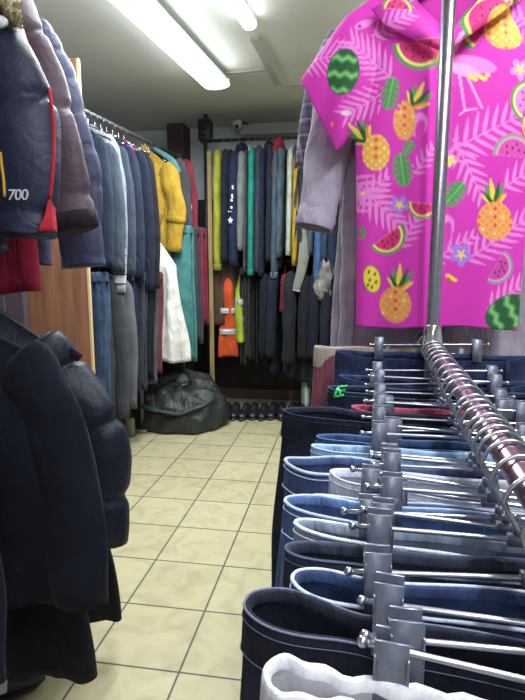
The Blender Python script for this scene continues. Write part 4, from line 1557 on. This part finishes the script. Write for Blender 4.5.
class Paint:
    def __init__(self, px, py):
        self.x, self.y = px, py
        self.c = np.tile(BASE, (len(px), 1))

    def put(self, cov, col):
        cov = np.clip(cov, 0, 1)[:, None].astype(np.float32)
        self.c = self.c * (1 - cov) + col * cov

    def loc(self, cx, cy, rot):
        a_ = math.radians(rot)
        dx, dy = self.x - cx, self.y - cy
        return dx * math.cos(a_) + dy * math.sin(a_), -dx * math.sin(a_) + dy * math.cos(a_)

    def ell(self, cx, cy, rx, ry, rot=0, soft=1.0):
        u, v = self.loc(cx, cy, rot)
        d = (np.sqrt((u / rx) ** 2 + (v / ry) ** 2) - 1) * min(rx, ry)
        return np.clip(.5 - d / soft, 0, 1)

    def seg(self, ax, ay, bx, by, w0, w1, soft=.9):
        vx, vy = bx - ax, by - ay
        l2 = vx * vx + vy * vy + 1e-9
        u = np.clip(((self.x - ax) * vx + (self.y - ay) * vy) / l2, 0, 1)
        d = np.hypot(self.x - ax - u * vx, self.y - ay - u * vy)
        return np.clip(.5 - (d - (w0 + (w1 - w0) * u)) / soft, 0, 1)

    def leaf(self, ax, ay, bx, by, w, col):
        """pointed leaf from a to b"""
        vx, vy = bx - ax, by - ay
        l_ = math.hypot(vx, vy)
        u = ((self.x - ax) * vx + (self.y - ay) * vy) / l_ / l_
        v = ((self.x - ax) * -vy + (self.y - ay) * vx) / l_
        uu = np.clip(u, 0, 1)
        prof = w * np.sqrt(np.clip(np.sin(PI * uu ** .75), 0, 1)) * (1 - .35 * uu)
        self.put(np.clip(.5 - (np.abs(v) - prof) / .9, 0, 1) * ((u > 0) & (u < 1)), col)

    def frond(self, ax, ay, bx, by, n, l_, w=1.7, ang=52, curve=0.0, both=True, col=PALE):
        vx, vy = bx - ax, by - ay
        base = math.degrees(math.atan2(vy, vx))
        self.put(self.seg(ax, ay, bx, by, 1.0, .5), col)
        for i in range(n):
            u = (i + .5) / n
            qx, qy = ax + vx * u, ay + vy * u
            ll = l_ * (1 - .55 * abs(u - .4) ** 1.2 * 1.4)
            for s in ((-1, 1) if both else (1,)):
                a_ = math.radians(base + s * (ang - 18 * u) + curve)
                self.leaf(qx, qy, qx + ll * math.cos(a_), qy + ll * math.sin(a_), w, col)

    def melon(self, cx, cy, rx, ry, rot, along=False):
        m_ = self.ell(cx, cy, rx, ry, rot)
        self.put(m_, DKG)
        u, v = self.loc(cx, cy, rot)
        q = (u / rx if along else v / ry)
        o_ = (v if along else u)
        st = np.sin(q * 9.2 + .55 * np.sin(o_ * .55) + .4)
        inn = self.ell(cx, cy, rx - 1.3, ry - 1.3, rot)
        self.put(inn * np.clip((st - .05) * 3, 0, 1), MDG)
        self.put(inn * np.clip((st - .75) * 4, 0, 1), LTG)

    def slice(self, cx, cy, r, rot, seeds=7, flesh=FLESH, rind=RIND, green=MDG):
        u, v = self.loc(cx, cy, rot)
        rr = np.hypot(u, v)
        half = np.clip(.5 + v / 1.0, 0, 1)
        d = lambda R_: np.clip(.5 - (rr - R_), 0, 1) * half
        self.put(d(r), green)
        self.put(d(r * .87), rind)
        self.put(d(r * .76), flesh)
        for i in range(seeds):
            a_ = math.radians(22 + 136 * i / max(1, seeds - 1))
            rd = r * (.55 if i % 2 else .36)
            ca_, sa_ = rd * math.cos(a_), rd * math.sin(a_)
            ra = math.radians(rot)
            wx, wy = cx + ca_ * math.cos(ra) - sa_ * math.sin(ra), cy + ca_ * math.sin(ra) + sa_ * math.cos(ra)
            self.put(self.ell(wx, wy, .9, 1.6, rot + i * 9), SEED)

    def pine(self, cx, cy, rx, ry, crown, rot=0, warm=ORG):
        ca = math.radians(crown)
        bx, by = cx + math.cos(ca) * ry * .8, cy + math.sin(ca) * ry * .8
        for da, ll, w, col in ((-52, 17, 2.6, YEL), (48, 17, 2.6, YEL), (-26, 23, 3.2, MDG), (26, 24, 3.2, MDG), (-8, 27, 3.2, YEL), (12, 25, 2.6, DKG), (-40, 18, 2.2, DKG), (38, 17, 1.6, ORG)):
            a_ = ca + math.radians(da)
            self.leaf(bx, by, bx + ll * math.cos(a_), by + ll * math.sin(a_), w, col)
        m_ = self.ell(cx, cy, rx, ry, rot)
        self.put(m_, c3('#f0a860'))
        u, v = self.loc(cx, cy, rot + 45)
        p_ = 5.8
        cu, cv = np.abs((u / p_) % 1 - .5), np.abs((v / p_) % 1 - .5)
        cell = np.clip((.36 - np.maximum(cu, cv)) * 9, 0, 1)
        self.put(m_ * cell * .9, warm)
        iu, iv = np.floor(u / p_), np.floor(v / p_)
        odd = ((iu * 3 + iv * 5) % 4 == 0)
        self.put(m_ * cell * odd * .9, RED_)
        odd2 = ((iu * 5 + iv * 3) % 7 == 1)
        self.put(m_ * np.clip((.26 - np.maximum(cu, cv)) * 9, 0, 1) * odd2, c3('#f8e6a0'))

    def monstera(self, cx, cy, rx, ry, rot=0):
        self.put(self.ell(cx, cy, rx, ry, rot), MDG)
        a_ = math.radians(rot)
        for i in range(4):
            for s in (-1, 1):
                t_ = -.55 + .38 * i
                px_, py_ = s * rx * .45, t_ * ry
                qx, qy = s * rx * 1.25, (t_ + .22) * ry
                f_ = lambda u, v: (cx + u * math.cos(a_) - v * math.sin(a_), cy + u * math.sin(a_) + v * math.cos(a_))
                (ax, ay), (bx, by) = f_(px_, py_), f_(qx, qy)
                self.put(self.seg(ax, ay, bx, by, .5, 1.5), BASE)
        f_ = lambda u, v: (cx + u * math.cos(a_) - v * math.sin(a_), cy + u * math.sin(a_) + v * math.cos(a_))
        self.put(self.seg(*f_(0, -ry), *f_(0, ry * .9), .6, .4), LTG)

    def flower(self, cx, cy, r, col=VIO):
        for k in range(5):
            a_ = 2 * PI * k / 5 + .3
            self.put(self.ell(cx + r * .58 * math.cos(a_), cy + r * .58 * math.sin(a_), r * .5, r * .36, math.degrees(a_)), col)
        for k in range(5):
            a_ = 2 * PI * k / 5 + .3
            self.put(self.seg(cx, cy, cx + r * .5 * math.cos(a_), cy + r * .5 * math.sin(a_), 1.4, .6), YEL)


def paint_shirt(px, py):
    p = Paint(px, py)
    # palm fronds
    p.frond(392, 84, 352, 46, 8, 28, 2.0)
    p.frond(300, 62, 352, 60, 9, 26, 1.5, ang=62)
    p.frond(392, 92, 346, 118, 7, 24, 1.8)
    p.frond(350, 176, 396, 224, 8, 26, 2.2)
    p.frond(352, 214, 388, 178, 6, 20, 2.0)
    p.frond(440, 158, 530, 112, 10, 28, 2.4, ang=60)
    p.frond(452, 142, 480, 200, 7, 22, 2.0)
    p.frond(462, 262, 530, 216, 9, 24, 2.0)
    p.frond(500, 190, 530, 170, 4, 22, 2.2)
    p.frond(428, 262, 472, 236, 6, 16, 1.7)
    p.frond(486, 308, 530, 278, 7, 20, 2.0)
    p.frond(398, 250, 420, 214, 6, 16, 1.5)
    p.frond(372, 40, 410, 22, 6, 18, 1.8)
    p.frond(412, 178, 432, 150, 5, 14, 1.5)
    # flamingos
    p.put(p.ell(470, 68, 24, 8, 16), PALE)
    p.put(p.ell(462, 74, 15, 6, 20), c3('#f4a4e0'))
    for s in ((449, 62, 458, 44, 2.4, 1.8), (458, 44, 466, 38, 1.8, 1.2), (458, 80, 463, 114, 1.3, 1.0), (466, 82, 479, 112, 1.3, 1.0), (463, 114, 474, 113, 1.2, .9), (463, 114, 458, 118, 1.2, .9)):
        p.put(p.seg(*s), c3('#f4a4e0'))
    for k in range(7):
        p.put(p.ell(467 + k * 3, 82 + (k % 3) * 2 - 2, 2.4, 2.0), YEL)
    p.put(p.ell(444, 228, 8, 12, 10) * (1 - p.ell(445, 232, 4.5, 9, 10)), PALE)
    p.put(p.ell(418, 128, 8, 12, 10) * (1 - p.ell(419, 132, 4.5, 9, 10)), PALE)
    p.put(p.ell(364, 28, 10, 4, -25), PALE)
    p.put(p.ell(360, 30, 1.5, 1.5), SEED)
    p.put(p.ell(369, 193, 7, 3, -40), PALE)
    p.put(p.ell(363, 195, 2, 2), YEL)
    # fruit
    p.melon(344, 76, 16, 23.5, 8)
    p.melon(507, 312, 25, 17, -24, along=True)
    p.slice(419, 48, 27, -3, 8)
    p.slice(397, 18, 15, 182, 4)
    p.slice(386, 236, 19, -36, 7)
    p.slice(494, 266, 18, -60, 7, flesh=c3('#cc48a8'), rind=c3('#d8a0c8'), green=c3('#9a8a9c'))
    p.slice(512, 158, 22, 180, 6, flesh=c3('#d850b0'), rind=c3('#d8a0c8'), green=c3('#9a9a8c'))
    p.slice(528, 104, 21, 100, 5, flesh=PALE)
    p.slice(488, 30, 30, 128, 6)
    p.slice(422, 205, 15, 10, 4)
    p.pine(376, 155, 13.5, 17.5, -128, warm=YEL)
    p.pine(404, 124, 11, 19, -58)
    p.pine(503, 34, 20, 21, -60, warm=YEL)
    p.pine(493, 222, 18, 19, -92)
    p.pine(395, 304, 15.5, 17.5, -78)
    # yellow melon
    p.put(p.ell(372, 279, 9, 14, -10), DKG)
    p.put(p.ell(372, 279, 8.2, 13.2, -10), YEL)
    for a_, c_ in ((369, 272), (375, 274), (370, 280), (376, 282), (372, 287), (368, 285)):
        p.put(p.ell(a_, c_, 1.1, 1.8, 20), SEED)
    p.put(p.ell(361, 234, 5, 6) * (1 - p.ell(360, 235, 2.4, 3.2)), MDG)
    p.monstera(390, 98, 9, 16, 12)
    p.monstera(402, 172, 10, 16, -8)
    p.monstera(452, 196, 10, 14, 40)
    p.monstera(408, 150, 7, 7, 30)
    p.flower(399, 206, 9)
    p.flower(459, 255, 11)
    p.flower(517, 74, 10, c3('#d890f0'))
    p.flower(448, 163, 6, c3('#f2d8a0'))
    p.put(p.seg(446, 276, 454, 280, 2.4, 1.6), YEL)
    p.put(p.seg(446, 278, 451, 283, 1.4, 1.0), RED_)
    p.put(p.ell(347, 116, 5, 2.6, -5), c3('#f0d0e8'))
    p.put(p.ell(333, 127, 1.6, 2.6), ORG)
    return p.c


M_PINK = painted('tropical_print_cotton', .62, .1)
t = thing('tropical_shirt', 'bright pink short-sleeved shirt printed with pineapples, watermelons and palm leaves', 'shirt', s_loc, S_ANG)


def shirt_extra(x, y, z, v, front):
    y = y - .009 * np.exp(-((x + .038 - .012 * v) / .011) ** 2) * front * sm(v * 4)       # fold beside the placket
    y = y - .0022 * sm((.017 - np.abs(x + .004)) / .003) * front                     # placket
    y = y + .006 * np.sin(26 * x + 6 * v) * sm(v * 3) * front
    y = y + .004 * np.sin(70 * x + 3 * v + 1) * v ** 2 * front
    return x, y, z


na, nv = 620, 270
a = np.linspace(0, 2 * PI, na, endpoint=False)
V, f = body_grid(.2, .752, .03, .182, .05, .1, .11, .05, None, na=na, nv=nv, ph=.8, hem_wave=.004, extra=shirt_extra)


def paint_local(V, flat=True):
    W_ = s_loc + V[:, :1] * xa + np.stack([np.zeros(len(V)), np.zeros(len(V)), V[:, 2]], -1)
    if not flat:
        ya = np.array([-math.sin(S_ANG), math.cos(S_ANG), 0])
        W_ = W_ + V[:, 1:2] * ya
    return paint_shirt(*proj(W_))


link('body', V, f, M_PINK, t, colors=paint_local(V))
top_px = [(392, -14), (366, 6), (345, 20), (322, 48), (300, 78)]
bot_px = [(388, 160), (366, 150), (350, 140), (343, 146), (337, 151)]
for sd in (-1, 1):
    n = 120
    top = spline([to_local(at_y(x, y, 1.285), s_loc, S_ANG) for x, y in top_px], n)
    bot = spline([to_local(at_y(x, y, 1.285), s_loc, S_ANG) for x, y in bot_px], n)
    th = np.linspace(0, 2 * PI, 260, endpoint=False)
    u = np.linspace(0, 1, n)[:, None]
    mid, hv = (top + bot) / 2, (top - bot) / 2
    thick = .006 + .02 * np.sin(PI * np.clip(u * .8 + .1, 0, 1))
    V = mid[:, None, :] + np.cos(th)[None, :, None] * hv[:, None, :]
    V[..., 1] = -.004 + np.sin(th)[None] * thick * (1 + .12 * np.sin(5 * np.cos(th)[None] + 5 * u))
    V[..., 0] *= -sd
    V = V.reshape(-1, 3)
    f = grid_faces(n, 260)
    so = link('sleeve', V, f, M_PINK, t, colors=paint_local(V) if sd < 0 else paint_local(V * np.array([-1, 1, 1])))
    k = so.modifiers.new('cloth', 'SOLIDIFY')
    k.thickness = .0015
    k.offset = -1
# collar flaps
for outer, inner in (([(371, 0), (386, 20), (412, 36), (439, 51)], [(402, -12), (416, 4), (432, 24), (446, 43)]),
                     ([(528, -8), (505, 14), (478, 32), (453, 48)], [(490, -14), (476, 4), (462, 22), (447, 43)])):
    po, pi_ = spline([to_local(at_y(x, y, 1.2), s_loc, S_ANG) for x, y in outer], 60), spline([to_local(at_y(x, y, 1.2), s_loc, S_ANG) for x, y in inner], 60)
    rows = []
    for j in range(26):
        w_ = j / 25
        r_ = pi_ * (1 - w_) + po * w_
        r_[:, 1] = -.026 - .012 * np.sin(PI * w_ * .8) - .012 * np.linspace(0, 1, 60)
        rows.append(r_)
    V = np.array(rows).reshape(-1, 3)
    o = link('collar', V, grid_faces(26, 60, wrap=False), M_PINK, t, colors=paint_local(V))
    k = o.modifiers.new('cloth', 'SOLIDIFY')
    k.thickness = .003
    k.offset = 0
# back of the neck
P = spline([(-.1, -.01, -.005), (-.07, .012, .012), (0, .02, .018), (.07, .012, .012), (.1, -.01, -.005)], 40)
V, f = tube(P, .02, .003, 12, ref=(0, 0, 1))
link('collar_stand', V, f, fabric('#8a2a86'), t)
for k in range(4):
    zb_ = -.13 - .155 * k
    V, f = tube([(-.002, -.0395 + .004 * (k == 0), zb_), (-.002, -.043 + .004 * (k == 0), zb_)], .0052, .0052, 12)
    link('button', V, f, solid('pink_button', '#c848b0', .35), t)
hanger((SH[0] + .018, SH[1], ZU), S_ANG, 1.82 + .005, half=.17, label='hanger carrying the pink tropical shirt', mat=M_WIRE)

# lavender-grey shirt behind
M_LAV = fabric('#a79cb0')
g_loc = np.array([jrail(1.36)[0] + .015, 1.36, 1.78])
t = thing('long_sleeved_shirt', 'lavender-grey long-sleeved shirt behind the pink tropical shirt', 'shirt', g_loc, A_J)
V, f = body_grid(.225, .815, .03, .248, .06, .06, 0, .3, None, na=90, nv=60, ph=1.1, kx=34)
link('body', V, f, M_LAV, t)
for sd in (-1, 1):
    pts = [to_local(at_y(x, y, Y), g_loc, A_J) for x, y, Y in ((356, 40, 1.4), (338, 90, 1.39), (328, 150, 1.37), (319, 205, 1.35), (314, 226, 1.34))]
    for q in pts:
        q[0] *= -sd
    P = spline(pts, 30)
    V, f = tube(P, np.linspace(.06, .046, 30), np.linspace(.032, .026, 30), 26, ref=(1, 0, 0), caps=False, disp=lambda u, a: 1 + .05 * np.sin(2 * a + 15 * u) + .03 * np.sin(5 * a - 26 * u))
    so = link('sleeve', V, f, M_LAV, t)
    k = so.modifiers.new('cloth', 'SOLIDIFY')
    k.thickness = .002
    d = P[-1] - P[-3]
    d /= np.linalg.norm(d)
    V, f = tube([P[-1] - d * .055, P[-1] - d * .05, P[-1] + d * .002, P[-1] + d * .006], [.044, .0475, .049, .0465], [.025, .028, .029, .0275], 26, caps=False)
    k = link('cuff', V, f, M_LAV, so).modifiers.new('cloth', 'SOLIDIFY')
    k.thickness = .003
# side seam flap and placket of the hanging front edge
P = spline([(-.205, -.02, -.3), (-.205, -.03, -.5), (-.205, -.032, -.65), (-.21, -.03, -.81)], 24)
V, f = tube(P, .02, .006, 10, disp=lambda u, a: 1 + .12 * np.sin(18 * u + a))
link('placket', V, f, fabric('#aca2b6'), t)
hanger((g_loc[0], g_loc[1], ZU), A_J, 1.78, half=.17, label='hanger carrying the lavender-grey shirt')

# plaid shirt behind that: its sleeve shows
p_loc = np.array([jrail(1.5)[0] - .01, 1.5, 1.77])
t = thing('plaid_shirt', 'purple-grey plaid shirt whose sleeve shows behind the lavender-grey shirt', 'shirt', p_loc, A_J)
V, f = body_grid(.21, .72, .028, .21, .06, .06, 0, .3, None, na=70, nv=50, ph=2.1)
M_PLAID = painted('plaid_flannel', .85)


def plaid(V):
    x, z = V[:, 0] + .6 * V[:, 1], V[:, 2]
    base = np.tile(c3('#6d6078'), (len(V), 1))
    for q, pr_, w_, hx in ((x, .021, .36, '#3e3450'), (z, .021, .36, '#443a56'), (x + .006, .042, .12, '#a49aae'), (z + .006, .042, .12, '#a49aae')):
        m_ = ((q / pr_) % 1 < w_)[:, None] * .6
        base = base * (1 - m_) + c3(hx) * m_
    return base


link('body', V, f, M_PLAID, t, colors=plaid(V))
for sd in (-1, 1):
    pts = [to_local(at_y(x, y, Y), p_loc, A_J) for x, y, Y in ((346, 40, 1.52), (328, 75, 1.52), (317, 115, 1.5), (311, 150, 1.48), (308, 166, 1.47))]
    for q in pts:
        q[0] *= -sd
    P = spline(pts, 120)
    V, f = tube(P, np.linspace(.055, .034, 120), np.linspace(.03, .022, 120), 60, ref=(1, 0, 0))
    link('sleeve', V, f, M_PLAID, t, colors=plaid(V))
hanger((p_loc[0], p_loc[1], ZU), A_J, 1.77, half=.17, label='hanger carrying the plaid shirt')

# ------------------------------------------------------------------ view
vs = scene.view_settings
vs.view_transform = 'Standard'
vs.look = 'None'
vs.gamma = 1
vs.exposure = -0.13
vs.use_curve_mapping = False
